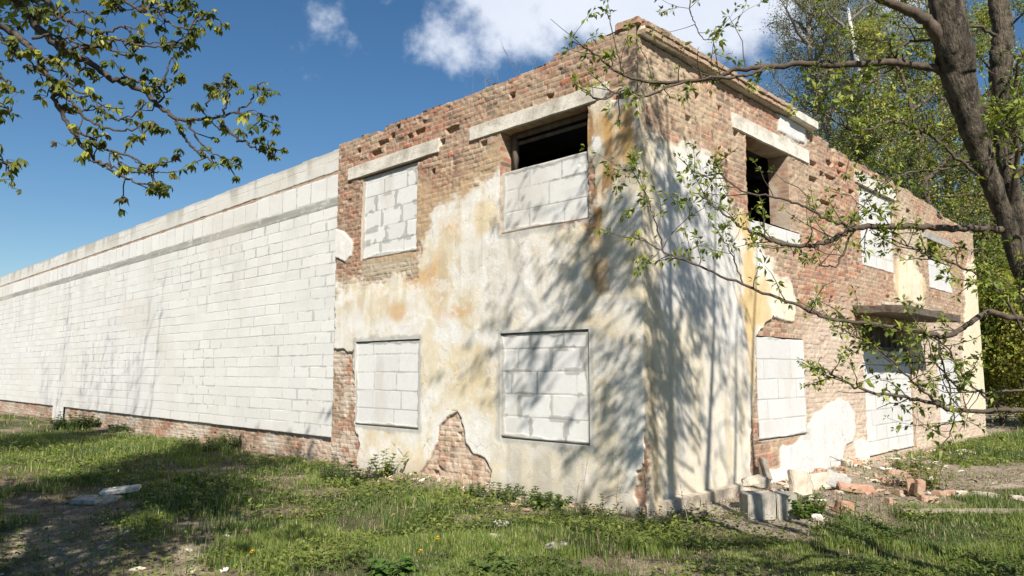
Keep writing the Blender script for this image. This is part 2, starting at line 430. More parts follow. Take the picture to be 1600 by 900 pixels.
def rough_box(name, sx, sy, sz, mat, parent=None, loc=(0, 0, 0), rot=(0, 0, 0), amp=.012, cuts=6, seed=0, freq=4.0, bevel=.012, chip=0.0):
    """a worn block: bevelled, subdivided and dented by noise"""
    bm = bmesh.new(); bmesh.ops.create_cube(bm, size=1)
    bmesh.ops.scale(bm, vec=(sx, sy, sz), verts=bm.verts)
    if bevel: bmesh.ops.bevel(bm, geom=bm.edges[:] , offset=bevel, segments=2, affect='EDGES')
    long_e = [e for e in bm.edges if e.calc_length() > min(sx, sy, sz) * .6]
    bmesh.ops.subdivide_edges(bm, edges=long_e, cuts=cuts, use_grid_fill=True)
    for v in bm.verts:
        p = v.co * freq + Vector((seed * 3.7, seed * 1.3, seed * 5.1))
        k = mnoise.noise_vector(p) * amp + mnoise.noise_vector(p * 3.1) * amp * .4
        if chip:
            e = mnoise.noise(p * .6 + Vector((9, 9, 9)))
            if e > .1: k -= v.co.normalized() * chip * (e - .1) * 3
        v.co += k
    me = bpy.data.meshes.new(name); bm.to_mesh(me); bm.free()
    o = link(name, me, mat, parent, loc); o.rotation_euler = rot; return o
def hull_rock(name, sx, sy, sz, mat, loc, seed, rz=0.0, parent=None):
    rng = random.Random(seed); bm = bmesh.new()
    for _ in range(26):
        v = Vector((rng.uniform(-1, 1), rng.uniform(-1, 1), rng.uniform(-1, 1)))
        if v.length > .1: v = v * (.75 / max(abs(v.x), abs(v.y), abs(v.z))) * rng.uniform(.8, 1.15)
        bm.verts.new((v.x * sx * .5, v.y * sy * .5, v.z * sz * .5))
    r = bmesh.ops.convex_hull(bm, input=bm.verts)
    bmesh.ops.delete(bm, geom=[g for g in r['geom_interior'] if isinstance(g, bmesh.types.BMVert)], context='VERTS')
    bmesh.ops.bevel(bm, geom=bm.edges[:], offset=min(sx, sy, sz) * .06, segments=1, affect='EDGES')
    bmesh.ops.subdivide_edges(bm, edges=bm.edges[:], cuts=2, use_grid_fill=True)
    for v in bm.verts: v.co += mnoise.noise_vector(v.co * (5 / max(sx, .1)) + Vector((seed, 2, 1))) * min(sx, sy, sz) * .10
    me = bpy.data.meshes.new(name); bm.to_mesh(me); bm.free()
    o = link(name, me, mat, parent, loc); o.rotation_euler = (0, 0, rz); return o
# ================================================================== THE BRICK BUILDING
OPEN_L = dict(lw1=(-6.2, -4.35, .75, 2.23), lw2=(-2.48, -.83, .74, 2.25), uw1=(-6.15, -4.5, 3.71, 5.28), uw2=(-2.5, -.82, 3.72, 5.29))
OPEN_R = dict(ow1=(2.9, 4.42, 4.06, 5.36), sill=(2.9, 4.75, 3.80, 4.06), lw1=(2.98, 4.72, .65, 2.24), door=(7.5, 10.45, .03, 2.72),
              uw2=(7.7, 9.68, 3.8, 5.46), uw3=(12.2, 13.5, 4.45, 4.92), uw3s=(12.2, 14.2, 3.7, 4.45), lw3=(12.4, 14.3, .4, 2.0))
LP = lambda pts: [on_left(*p) for p in pts]
RP = lambda pts: [on_right(*p) for p in pts]
CREAM, WHITE, OCHRE, RUST, GREIGE = (.69, .61, .46), (.74, .715, .67), (.52, .32, .11), (.44, .25, .10), (.50, .45, .375)

PL_LEFT = LP([(524, 443), (545, 441), (562, 436), (600, 440), (648, 433), (652, 395), (662, 380), (673, 365), (680, 340), (690, 325), (705, 318), (730, 303), (745, 282),
              (777, 266), (800, 250), (920, 200), (922, 163), (950, 155), (1003, 147)]) + [(.4, 5.30), (.4, .2)] + LP([(1004, 720), (998, 745), (992, 775), (1003, 800), (780, 900), (556, 800), (557, 718), (564, 695), (556, 664), (553, 551), (540, 545), (524, 541)])
HOLE_LEFT = LP([(715, 643), (722, 653), (729, 695), (740, 709), (758, 715), (767, 735), (764, 770), (700, 775), (656, 742), (671, 718), (684, 691), (687, 667), (700, 653)])
CHIP_LEFT = LP([(916, 236), (931, 262), (927, 300), (920, 345), (905, 356), (880, 352), (880, 300), (914, 280)])
PATCH_LEFT = LP([(524, 356), (538, 362), (553, 378), (550, 400), (540, 410), (524, 402)])
PL_RIGHT = [(-.4, 5.3)] + RP([(1005, 147), (1011, 195), (1033, 207), (1078, 220), (1109, 229), (1127, 269), (1140, 322), (1168, 338), (1185, 352), (1196, 400), (1217, 425), (1238, 440), (1246, 470),
              (1240, 505), (1207, 496), (1186, 514), (1179, 530), (1178, 600), (1170, 690), (1172, 745), (1160, 790), (1150, 830)]) + [(-.4, -.2), (-.4, .1)] + [(.12, .25), (.1, .75), (.02, 1.0)] + [(-.4, 1.1)]
PW_RIGHT = RP([(1313, 623), (1326, 630), (1333, 645), (1336, 672), (1331, 690), (1320, 699), (1313, 725), (1300, 738), (1290, 742), (1215, 775), (1175, 770), (1200, 735), (1218, 730), (1216, 700), (1222, 694), (1240, 697), (1262, 668), (1272, 650), (1290, 634)])
PW2_RIGHT = RP([(1334, 690), (1345, 686), (1357, 690), (1358, 718), (1345, 724), (1337, 716)])
PC_RIGHT = RP([(1398, 412), (1425, 405), (1440, 425), (1446, 450), (1442, 474), (1425, 478), (1400, 470), (1394, 440)])
PE_RIGHT = RP([(1505, 425), (1518, 400), (1528, 398), (1545, 640), (1512, 652), (1503, 560), (1508, 500)])
PT_RIGHT = RP([(1217, 176), (1259, 196), (1257, 226), (1245, 222), (1214, 205)])

def blot(S, Z, conv, px, py, rs, rz, seed, rough=.9):
    s0, z0 = conv(px, py)
    r = np.sqrt(((S - s0) / rs) ** 2 + ((Z - z0) / rz) ** 2) + rough * (fbm(S * 2.6, Z * 2.2, seed, 5, .6) - .5) * 2
    return 1 - sst(.35, 1.05, r)

def plaster_base(S, Z, seed):
    n = fbm(S * 1.1, Z * .9, seed, 5, .55); st = fbm(S * 7, Z * .55, seed + 3, 4); fi = fbm(S * 9, Z * 9, seed + 4, 4)
    c = np.zeros(S.shape + (3,)) + np.array(CREAM)
    c = lerp(c, WHITE, sst(.42, .62, n + (fi - .5) * .3) * .85)
    c = lerp(c, (.56, .44, .26), sst(.55, .75, fbm(S * 2.1, Z * 1.2, seed + 11, 5)) * .30)
    c = lerp(c, GREIGE, sst(.55, .8, st) * .28)
    sp = fbm(S * 3.4, Z * 2.6, seed + 17, 5, .62)
    c = lerp(c, WHITE, sst(.60, .64, sp) * .45)                      # flaked spots down to lime
    return c * (.94 + .12 * fi)[..., None], n, st, fi, sp

def crack(S, Z, pts, w):
    d = np.full(S.shape, 9.0)
    for (ax, ay), (bx, by) in zip(pts, pts[1:]):
        ex, ey = bx - ax, by - ay; t = np.clip(((S - ax) * ex + (Z - ay) * ey) / (ex * ex + ey * ey + 1e-9), 0, 1)
        d = np.minimum(d, np.hypot(S - ax - t * ex, Z - ay - t * ey))
    return 1 - sst(w * .5, w * 1.3, d + (fbm(S * 14, Z * 14, 71, 3) - .5) * .03)

def win_frame_mask(S, Z, op, w, seed):
    a, b, e, f = op
    dx = np.maximum(np.maximum(a - S, S - b), 0); dz = np.maximum(np.maximum(e - Z, Z - f), 0)
    d = np.hypot(dx, dz); return 1 - sst(w * .6, w * 1.5, d + (fbm(S * 5, Z * 5, seed, 3) - .5) * w * 2.2)

def gaps(S, Z, conv, pts, db, cb):
    """places where a brick has dropped out"""
    for k, (px, py, w) in enumerate(pts):
        s0, z0 = conv(px, py); q = np.maximum(np.abs(S - s0) / (w * .5), np.abs(Z - z0) / .042) + (fbm(S * 9, Z * 9, 600 + k, 3) - .5) * .9
        h = 1 - sst(.85, 1.05, q); db = db - h * .085; cb = lerp(cb, np.array([.24, .15, .10]), h * .7)
    return db, cb
GAP_L = [(595, 205, .2), (598, 222, .3), (588, 238, .26), (656, 205, .28), (706, 202, .3), (612, 212, .12), (640, 212, .15), (622, 198, .12), (560, 235, .1), (860, 150, .14), (800, 150, .1), (572, 318, .12), (690, 222, .12), (676, 268, .1)]
GAP_R = [(1272, 256, .25), (1296, 255, .35), (1316, 258, .3), (1271, 280, .3), (1298, 278, .4), (1312, 271, .2), (1285, 272, .2), (1290, 317, .5), (1262, 240, .15), (1126, 170, .1), (1090, 150, .1), (1150, 208, .12), (1243, 398, .2), (1330, 300, .3), (1420, 330, .3), (1498, 395, .3), (1508, 385, .3), (1470, 340, .5), (1440, 302, .6), (1385, 410, .3)]
def fade_mask(S, Z, sd, seed, zone):
    """plaster worn so thin that it fades into the brick: patchy, without a lip"""
    n = fbm(S * 2.2, Z * 2.6, seed, 5, .62); f = fbm(S * 11, Z * 14, seed + 2, 3)
    return sst(-.06, .16, sd + .26 * zone * 1.0 * (n - .42) * 2.0 + (f - .5) * .14) 
def left_fn(S, Z):
    cb, db, m = brick(S, Z, 101)
    # thin mortar skim over the bricks next to the plaster
    skim = sst(-.05, .55, sdpoly(LP([(566, 300), (700, 250), (790, 190), (990, 120), (1000, 150), (920, 170), (780, 280), (690, 440), (640, 440), (560, 440)]), S, Z) + (fbm(S * 1.6, Z * 1.6, 7, 5) - .5) * 1.3)
    cb = lerp(cb, np.array([.49, .355, .21]), skim * .72 * (.6 + .4 * m)); db = db * (1 - .5 * skim) + skim * .004
    under = sst(0, .1, sdpoly(LP([(563, 405), (648, 398), (650, 436), (562, 436)]), S, Z))
    cb = lerp(cb, np.array([.46, .40, .30]), under * .75)
    red = blot(S, Z, on_left, 640, 210, 1.5, .45, 3) + blot(S, Z, on_left, 815, 130, .5, .2, 4) + blot(S, Z, on_left, 545, 640, .3, 1.2, 5)
    h = fbm(S * 8, Z * 13, 15, 2)
    cb = lerp(cb, np.array([.42, .19, .12]), np.clip(red, 0, 1) * m * sst(.42, .62, h) * .7)
    db, cb = gaps(S, Z, on_left, GAP_L, db, cb)
    lime = sst(-5.9, -6.25, S) * sst(2.3, 2.0, Z); cb = lerp(cb, np.array([.55, .47, .38]), lime * sst(.40, .6, fbm(S * 4, Z * 4, 72, 4)) * .75)
    low = sst(0, .05, sdpoly(HOLE_LEFT, S, Z))
    cb = lerp(cb, np.array([.57, .45, .35]), low * (.25 + .6 * sst(.35, .6, fbm(S * 5, Z * 5, 73, 4))))
    jag = (fbm(S * 3.2, Z * 3.2, 21, 5, .6) - .5) * .30 + (fbm(S * 14, Z * 14, 22, 3) - .5) * .07
    sd = sdpoly(PL_LEFT, S, Z) + jag * .75
    hole = sdpoly(HOLE_LEFT, S, Z) + jag * .28
    chip = sdpoly(CHIP_LEFT, S, Z) + jag * .35
    sd = np.minimum(np.minimum(sd, -hole), -chip)
    sp2 = sdpoly(PATCH_LEFT, S, Z) + jag * .22; sd = np.maximum(sd, sp2)
    P = sst(-.004, .010, sd)
    c, n, st, fi, sp = plaster_base(S, Z, 201)
    B = lambda *a, **k: blot(S, Z, on_left, *a, **k)
    w = np.clip(B(770, 420, .95, .75, 31) + B(700, 500, .4, .4, 32) + B(720, 690, 1.1, .55, 33) + B(690, 390, .35, .3, 34) + .8 * B(985, 330, .22, .6, 35) + .7 * B(860, 480, .9, .5, 36), 0, 1)
    c = lerp(c, WHITE, w * .85)
    y = np.clip(B(755, 340, .42, .5, 41) + B(600, 470, .7, .35, 42) * .5 + B(740, 585, .8, .55, 43) * .6 + B(600, 690, .7, .3, 44) * .6 + B(690, 410, .35, .5, 49) * .7, 0, 1)
    c = lerp(c, (.64, .49, .25), y * .62)
    o = np.clip(B(956, 240, .55, .95, 45) + .9 * B(930, 345, .25, .5, 46) + .5 * B(985, 190, .3, .5, 48) + .45 * B(945, 420, .35, .5, 47), 0, 1)
    o = o * (.55 + .8 * sst(.3, .65, fbm(S * 6, Z * .9, 67, 5)))
    c = lerp(c, (.48, .275, .085), np.clip(o * 1.25, 0, 1) * .9)
    c = lerp(c, (.27, .165, .085), sst(.35, .7, o) * sst(.42, .62, fbm(S * 5, Z * 1.0, 66, 5)) * .75)
    r = np.clip(B(625, 489, .33, .22, 51, rough=.5) + B(660, 432, .6, .3, 52) + B(706, 350, .3, .3, 53) * .6 + B(713, 487, .3, .16, 54) + B(690, 440, .35, .7, 55) * .5, 0, 1)
    c = lerp(c, (.58, .35, .15), r * .72)
    c = lerp(c, WHITE, sst(.02, .06, sdpoly(LP([(925, 212), (940, 214), (943, 232), (930, 240), (924, 228)]), S, Z) + jag * .15 + .03))
    run = sst(.50, .68, fbm(S * 7, Z * .45, 68, 5)) * sst(1.6, 3.4, Z); c = lerp(c, (.50, .40, .25), run * .35)
    drip = sst(3.75, 3.4, Z) * sst(2.3, 3.5, Z) * sst(.46, .64, fbm(S * 8, Z * .5, 69, 4)); c = lerp(c, (.46, .40, .30), drip * .45)
    hc = np.abs(fbm(S * 1.3, Z * 1.1, 81, 5) - .5) + .6 * sst(.5, .4, fbm(S * .7, Z * .7, 82, 3)); hair = 1 - sst(.0015, .0055, hc); c = lerp(c, (.30, .25, .19), hair * .55)
    chalk = sst(.55, .63, fbm(S * 2.8, Z * 3.6, 83, 5, .65)) * sst(5.0, 3.6, Z); c = lerp(c, (.74, .72, .68), chalk * .5)
    g = np.clip(B(850, 715, 1.3, .35, 56) + B(970, 640, .5, 1.2, 57) * .7 + B(900, 770, 1.6, .25, 58) + B(975, 480, .35, 1.0, 59) * .6, 0, 1)
    c = lerp(c, (.54, .48, .385), g * .38)
    for op in OPEN_L.values():                                             # cement smeared round the blocked windows
        fm = win_frame_mask(S, Z, op, .065, 61)
        c = lerp(c, np.array([.44, .425, .385]) * (.8 + .4 * fi)[..., None], fm * .85 * (Z < 3.9)); 
    under2 = sst(.0, .3, .74 - Z) * sst(0, .1, S + 2.5) * sst(0, .1, -.8 - S) * sst(.45, .7, st)
    c = lerp(c, (.42, .39, .34), under2 * .5)
    c = lerp(c, (.44, .39, .32), sst(.35, .0, Z) * .6)                     # splashed with earth at the foot
    ck = crack(S, Z, LP([(938, 782), (955, 775), (975, 768), (985, 770)]), .007) + crack(S, Z, LP([(612, 690), (625, 703), (632, 714), (640, 705)]), .007) + crack(S, Z, LP([(700, 640), (716, 642)]), .007)
    dp = .022 + (n - .5) * .009 + (fi - .5) * .003 - sst(.60, .62, sp) * .002
    c = lerp(c, (.2, .17, .14), np.clip(ck, 0, 1) * .8); dp = dp - np.clip(ck, 0, 1) * .005
    zone = sst(2.9, 3.3, Z) * sst(-.55, -.95, S)
    Fm = fade_mask(S, Z, np.minimum(sd, 9), 701, zone); zone = zone * (sp2 < -.12); P = P * (1 - zone) + Fm * zone
    c = lerp(c, WHITE, (sp2 > -.05) * .9)
    # grey lip of broken plaster edge
    lip = P * (1 - sst(.0, .03, sd)) * (1 - zone); c = lerp(c, (.52, .46, .38), lip * .6)
    dp = dp * (1 - .75 * zone * (1 - sst(.1, .7, sd))) - lip * .004
    col = cb + (c - cb) * P[..., None]; d = db * (1 - P) + dp * P
    return col, d

def right_fn(S, Z):
    cb, db, m = brick(S, Z, 151, fresh=.02, erode=1.15)
    pale = sst(3.1, 2.3, Z + (fbm(S * 1.2, Z * 1.2, 8, 4) - .5) * 1.4) * sst(4.3, 5.0, S)
    cb = lerp(cb, np.array([.60, .51, .41]), pale * .62 * (.55 + .45 * m))
    cb = lerp(cb, np.array([.50, .42, .31]), np.clip(blot(S, Z, on_right, 1420, 370, 1.6, .9, 14), 0, 1) * .7)
    red = np.clip(blot(S, Z, on_right, 1290, 430, 1.5, .7, 3) + blot(S, Z, on_right, 1265, 390, .7, .3, 6) + blot(S, Z, on_right, 1330, 270, 1.2, .25, 9), 0, 1)
    cb = lerp(cb, np.array([.40, .165, .10]), red * m * .55 * sst(.35, .6, fbm(S * 6, Z * 13, 15, 2)))
    tan = np.clip(blot(S, Z, on_right, 1080, 170, 1.6, .6, 12) + blot(S, Z, on_right, 1060, 90, 1.0, .4, 13), 0, 1)
    cb = lerp(cb, np.array([.46, .36, .245]), tan * .55)
    db, cb = gaps(S, Z, on_right, GAP_R, db, cb)
    jag = (fbm(S * 3.0, Z * 3.0, 121, 5, .6) - .5) * .30 + (fbm(S * 14, Z * 14, 122, 3) - .5) * .07
    sd = sdpoly(PL_RIGHT, S, Z) + jag * .7
    sd = np.maximum(sd, sdpoly(PW_RIGHT, S, Z) + jag * .35); sd = np.maximum(sd, sdpoly(PW2_RIGHT, S, Z) + jag * .2)
    sd = np.maximum(sd, sdpoly(PC_RIGHT, S, Z) + jag * .6); sd = np.maximum(sd, sdpoly(PE_RIGHT, S, Z) + jag * .8); sd = np.maximum(sd, sdpoly(PT_RIGHT, S, Z) + jag * .15)
    P = sst(-.004, .010, sd)
    c, n, st, fi, sp = plaster_base(S, Z, 301)
    B = lambda *a, **k: blot(S, Z, on_right, *a, **k)
    hc = np.abs(fbm(S * 1.3, Z * 1.0, 84, 5) - .5) + .6 * sst(.5, .4, fbm(S * .7, Z * .7, 85, 3)); hair = 1 - sst(.0015, .0055, hc)
    WH = (.585, .57, .545)  # side front white darkened in the colour to offset the stronger sun
    w = np.clip(B(1095, 400, 1.5, 1.9, 31, rough=.7) + B(1060, 330, .9, 1.3, 32) + B(1140, 560, .8, .8, 33) * .8 + B(1090, 680, .8, .5, 34) * .6, 0, 1)
    c = lerp(c, WH, w * .9)
    lowb = sst(2.5, 1.6, Z + (fbm(S * 2.0, Z * .9, 18, 4) - .5) * 1.6) * (S < 2.6)
    c = lerp(c, (.60, .54, .43), lowb * .55); c = lerp(c, (.50, .43, .30), lowb * sst(.5, .72, fbm(S * 5, Z * 1.0, 19, 4)) * .6)
    edge = sst(.42, .12, S + (fbm(S * 3, Z * .8, 23, 4) - .5) * .4)
    c = lerp(c, (.52, .43, .29), edge * .75); c = lerp(c, (.42, .29, .14), edge * sst(.5, .7, fbm(S * 6, Z * .7, 24, 4)) * .7)
    top = sst(4.6, 5.3, Z) * (S < 2.6); c = lerp(c, (.46, .37, .25), top * .7)
    o = np.clip(B(1168, 430, .34, 1.2, 41, rough=.7) + B(1185, 475, .6, .5, 42) * .9 + B(1160, 350, .4, .35, 43) * .7 + B(1172, 560, .2, .7, 44) * .7, 0, 1)
    c = lerp(c, (.60, .40, .14), o * .8)
    c = lerp(c, (.64, .58, .45), B(1225, 440, 1.0, .55, 45) * .8)
    far = (S > 6.6); c = lerp(c, (.66, .575, .42), far * .8); c = lerp(c, OCHRE, far * (S < 12) * sst(.5, .7, fbm(S * 4, Z * .6, 26, 3)) * .5)
    pw = np.maximum(sst(-.1, .02, sdpoly(PW_RIGHT, S, Z)), sst(-.1, .02, np.maximum(sdpoly(PW2_RIGHT, S, Z), sdpoly(PT_RIGHT, S, Z))))
    c = lerp(c, np.array([.60, .592, .575]), pw * .93); c = lerp(c, (.50, .51, .52), pw * sst(.5, .75, fbm(S * 5, Z * .8, 27, 3)) * .35)
    c = c * (.95 + .1 * fi)[..., None]; c = lerp(c, (.30, .25, .19), hair * .5)
    c = lerp(c, (.47, .455, .42), win_frame_mask(S, Z, OPEN_R['lw1'], .05, 62) * .5)
    c = lerp(c, (.44, .39, .32), sst(.30, .0, Z) * .55 * (1 - pw))
    dp = .022 + (n - .5) * .009 + (fi - .5) * .003
    zone = sst(2.6, 3.2, Z) * (1 - sst(-.05, .05, sdpoly(PT_RIGHT, S, Z)))
    Fm = fade_mask(S, Z, sd, 711, zone); P = P * (1 - zone) + Fm * zone
    lip = P * (1 - sst(.0, .03, sd)) * (1 - zone); c = lerp(c, (.52, .46, .38), lip * .6)
    dp = dp * (1 - .75 * zone * (1 - sst(.1, .7, sd)))
    col = cb + (c - cb) * P[..., None]; d = db * (1 - P) + dp * P
    return col, d

def corner_d(Z):
    return .006 + .010 * (fbm(Z * 6, Z * 0, 91, 4) - .3) + .010 * sst(5.35, 5.2, Z) - .05 * sst(.9, .6, np.abs(Z - .55) * 2.4 + (fbm(Z * 9, Z * 0, 92, 2) - .5))

def top_l(s):
    st = _hash(np.floor(s / .26), np.floor(s * 0), 5); st2 = _hash(np.floor(s / .9), np.floor(s * 0), 6)
    return np.where(s > -1.42, 6.175, 6.09) + (st - .6) * .035 + (st2 - .5) * .035 + np.where(s > -.25, .02, 0)
def top_r(s):
    st = _hash(np.floor(s / .25), np.floor(s * 0), 8); st2 = _hash(np.floor(s / 1.1), np.floor(s * 0), 9)
    base = np.where(s < 5.35, 6.0, np.interp(s, [5.35, 7.3, 8.0, 9.5, 10.6, 12.5, 14.5, 16.7], [5.98, 5.93, 5.90, 5.86, 5.92, 5.84, 5.70, 5.66]))
    return base + np.where(s < 5.35, 0, (st - .6) * .08 + (st2 - .5) * .10)

bld = empty('brick_building', (0, 0, 0))
props(bld, 'derelict two-storey brick corner building with peeling cream plaster and blocked-up windows', 'building')

brl = sorted({x for o in OPEN_L.values() for x in o[:2]}); bzl = sorted({x for o in OPEN_L.values() for x in o[2:]})
sv = lines(-6.97, 0.0, brl, lambda s: .0115 + .0008 * abs(s)); zv = lines(-.25, 6.26, bzl, .0125)
def edge_l(S, Z, d):
    return np.where(S > -1e-6, corner_d(Z), d)
def lw_(S, Z, D):
    x = np.where(S > -1e-6, D, S); return np.stack([x, -D, Z], -1)
grid_surface('wall', sv, zv, left_fn, lw_, list(OPEN_L.values()), top_l, None, bld, M_WALL, .36, edge_l, {OPEN_L['lw1']: (.47, .44, .38), OPEN_L['lw2']: (.40, .38, .34)})

brr = sorted({x for o in OPEN_R.values() for x in o[:2]}); bzr = sorted({x for o in OPEN_R.values() for x in o[2:]})
sv = lines(0.0, 16.75, brr, lambda s: .012 + .0011 * s); zv = lines(-.25, 6.2, bzr, .0135)
def edge_r(S, Z, d): return np.where(S < 1e-6, corner_d(Z), d)
def rw_(S, Z, D):
    y = np.where(S < 1e-6, -D, S); return np.stack([D, y, Z], -1)
ow = grid_surface('wall', sv, zv, right_fn, rw_, list(OPEN_R.values()), top_r, None, bld, M_WALL, .36, edge_r, {OPEN_R['lw1']: (.52, .48, .41)})

# wall thickness behind the parapets, end wall, roof and floors
def boxes_mesh(name, bxs, mat, parent):
    V = []; Fq = []
    for (x0, x1, y0, y1, z0, z1) in bxs:
        b = len(V); V += [(x, y, z) for z in (z0, z1) for y in (y0, y1) for x in (x0, x1)]
        Fq += [[b, b + 2, b + 3, b + 1], [b + 4, b + 5, b + 7, b + 6], [b, b + 1, b + 5, b + 4], [b + 2, b + 6, b + 7, b + 3], [b, b + 4, b + 6, b + 2], [b + 1, b + 3, b + 7, b + 5]]
    return link(name, np_mesh(name, np.array(V, float), np.array(Fq)), mat, parent)
M_BRICKW = two_tone('brick_backing', (.36, .22, .15), (.42, .33, .24), scale=6, stretch=(1, 1, 4), bump=.6, dist=.015)
pk = []
for i in range(10):
    a, b = -6.93 + i * .66, -6.93 + (i + 1) * .66
    pk.append((a, b - .004, .075, .36, 5.56, 6.03 if b < -1.3 else 6.12))
for i in range(20):
    a, b = .36 + i * .819, .36 + (i + 1) * .819
    zt = float(np.min(top_r(np.linspace(a, b, 12)))) - .03
    pk.append((-.36, -.075, a, b - .004, 5.76, zt))
pk.append((-.36, -.06, .06, .36, 5.56, 6.12))
boxes_mesh('parapet_core', pk, M_BRICKW, bld)
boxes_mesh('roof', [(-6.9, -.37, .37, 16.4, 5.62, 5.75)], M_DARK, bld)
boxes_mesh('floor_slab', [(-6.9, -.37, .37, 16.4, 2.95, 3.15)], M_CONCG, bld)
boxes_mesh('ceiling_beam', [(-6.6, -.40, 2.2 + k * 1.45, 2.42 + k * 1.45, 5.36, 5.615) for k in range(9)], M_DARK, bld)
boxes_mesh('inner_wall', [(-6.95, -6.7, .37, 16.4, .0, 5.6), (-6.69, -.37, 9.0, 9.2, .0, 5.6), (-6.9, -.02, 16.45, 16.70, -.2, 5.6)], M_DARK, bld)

# lintels: whitewashed concrete beams standing just proud of the brick
def lintel(plane, a, b, z0, z1, tilt=0.0, seed=1, proud=.026, amp=.006, mat=None):
    L, H, D = b - a, z1 - z0, .20
    c = .5 * (a + b)
    loc = (c, D / 2 - proud, .5 * (z0 + z1)) if plane == 'l' else (-(D / 2 - proud), c, .5 * (z0 + z1))
    dims = (L, D, H) if plane == 'l' else (D, L, H)
    return rough_box('lintel', *dims, mat or M_CONC, bld, loc, ((0, tilt, 0) if plane == 'l' else (tilt, 0, 0)), amp, 10, seed, 5, .012, .0)
lintel('l', -6.6, -3.93, 5.285, 5.53, .0, 1)
lintel('l', -3.18, -.47, 5.295, 5.52, .0, 2)
lintel('r', 2.46, 5.25, 5.365, 5.62, .0, 3)
lintel('r', 7.5, 9.95, 5.465, 5.74, .0, 4)
lintel('l', -.32, -.05, 5.27, 5.35, 0, 8, .03, .012)
lintel('r', 12.0, 14.4, 4.925, 5.10, 0, 9, .01, .01, M_CONCG)

# cornice over the side front
def cornice_part(name, a, b, z0, z1, out, mat, seed, amp=.012, ragged=0.0):
    return rough_box(name, out + .22, b - a, z1 - z0, mat, bld, ((out - .22) / 2, .5 * (a + b), .5 * (z0 + z1)), (0, 0, 0), amp, 26, seed, 6, .008, ragged)
M_CORN = two_tone('weathered_cornice', (.42, .32, .225), (.33, .20, .13), scale=5, lo=.4, hi=.66, bump=.6, dist=.01)
cb_ = bmesh.new(); r_ = random.Random(4); ncor = 0
def cor_brick(x0, x1, y0, y1, z0, z1):
    v = [cb_.verts.new((x + r_.uniform(-.007, .007), y + r_.uniform(-.005, .005), z + r_.uniform(-.006, .006))) for z in (z0, z1) for y in (y0, y1) for x in (x0, x1)]
    for f in ((0, 2, 3, 1), (4, 5, 7, 6), (0, 1, 5, 4), (2, 6, 7, 3), (0, 4, 6, 2), (1, 3, 7, 5)): cb_.faces.new([v[k] for k in f])
y = .06
while y < 4.36:
    w = r_.choice((.125, .125, .25)); o1 = .115 + r_.uniform(-.008, .008); o2 = .135 + r_.uniform(-.010, .008)
    cor_brick(-.2, o1, y, y + w - .006, 6.035, 6.105)
    if r_.random() > .02: cor_brick(-.2, o2, y, y + w - .004, 6.113, 6.18)
    if r_.random() > .12: cor_brick(-.2, o2 - .03 - r_.random() * .05, y, y + w - .004, 6.187, 6.225 + r_.random() * .012)
    y += w + .006
bmesh.ops.bevel(cb_, geom=cb_.edges[:], offset=.008, segments=2, affect='EDGES')
bmesh.ops.subdivide_edges(cb_, edges=[e for e in cb_.edges if e.calc_length() > .05], cuts=2, use_grid_fill=True)
for v in cb_.verts: v.co += mnoise.noise_vector(v.co * 14) * .009
me = bpy.data.meshes.new('cornice'); cb_.to_mesh(me); cb_.free(); link('cornice', me, M_CORN, bld)
boxes_mesh('cornice_mortar', [(-.19, .085, .06, 4.37, 6.03, 6.17)], M_RUB, bld)
cornice_part('cornice_slab', 4.42, 5.42, 6.01, 6.16, .15, M_CONC, 12, .010)
rough_box('parapet_corner', .36, .40, .10, M_BRICKD, bld, (-.16, .18, 6.20), (0, 0, .05), .02, 6, 5)

# block infills, one per bricked-up opening
def infill(plane, op, rows, tab, seed, rec=.035, smear=.7, parent=bld, base=(.70, .685, .655), name='block_infill', top=None):
    a, b, e, f = op
    sv = lines(a - .0, b + .0, [], .014 if plane == 'l' or a < 5 else .022); zv = lines(e, f, [], .013)
    if callable(tab): jf = tab
    else: jf = listed_joints(tab)
    def fn(S, Z):
        c, d = blocks(S, Z, rows, jf, seed, base, smear, .0065, (.36, .35, .32), True)
        t = fbm(S * 1.5, Z * 1.5, seed + 40, 4)
        # uneven grey packing along the frame
        ed = np.minimum(np.minimum(S - a, b - S), np.minimum(Z - e, f - Z)); pk_ = 1 - sst(.015, .04, ed + (t - .5) * .16 + (fbm(S * 9, Z * 9, seed + 45, 3) - .5) * .05 - .018 * smear)
        c = lerp(c, np.array([.44, .42, .375]) * (.8 + .4 * fbm(S * 20, Z * 20, seed + 5, 3))[..., None], pk_ * .8)
        c = lerp(c, np.array([.50, .455, .385]), sst(.52, .75, fbm(S * 2.2, Z * 1.2, seed + 44, 4)) * .35)
        low_gap = sst(.028, .016, Z - e + (fbm(S * 2, S * 0, seed + 2, 3) - .5) * .012) + sst(.022, .01, f - Z + (fbm(S * 2, S * 0, seed + 3, 3) - .5) * .03)
        return c, d - rec + pk_ * .008 - np.clip(low_gap, 0, 1) * .07
    W_ = left_world if plane == 'l' else right_world
    return grid_surface(name, sv, zv, fn, W_, (), top, None, parent, M_AAC)
fr = lambda a, b, *k: [a + (b - a) * x for x in k]
a, b = OPEN_L['lw2'][:2]
infill('l', OPEN_L['lw2'], [.74, 1.06, 1.385, 1.70, 2.02, 2.26], [fr(a, b, .35, .74), fr(a, b, .22, .60), fr(a, b, .12, .43, .86), fr(a, b, .22, .57, .93), fr(a, b, .34, .73)], 11, .012, 1.6)
a, b = OPEN_L['lw1'][:2]
infill('l', OPEN_L['lw1'], [.75, 1.06, 1.37, 1.68, 1.99, 2.24], [fr(a, b, .62), fr(a, b, .28, .72), fr(a, b, .30, .65), fr(a, b, .33, .68), fr(a, b, .28)], 12, .008, .55)
a, b = OPEN_L['uw1'][:2]
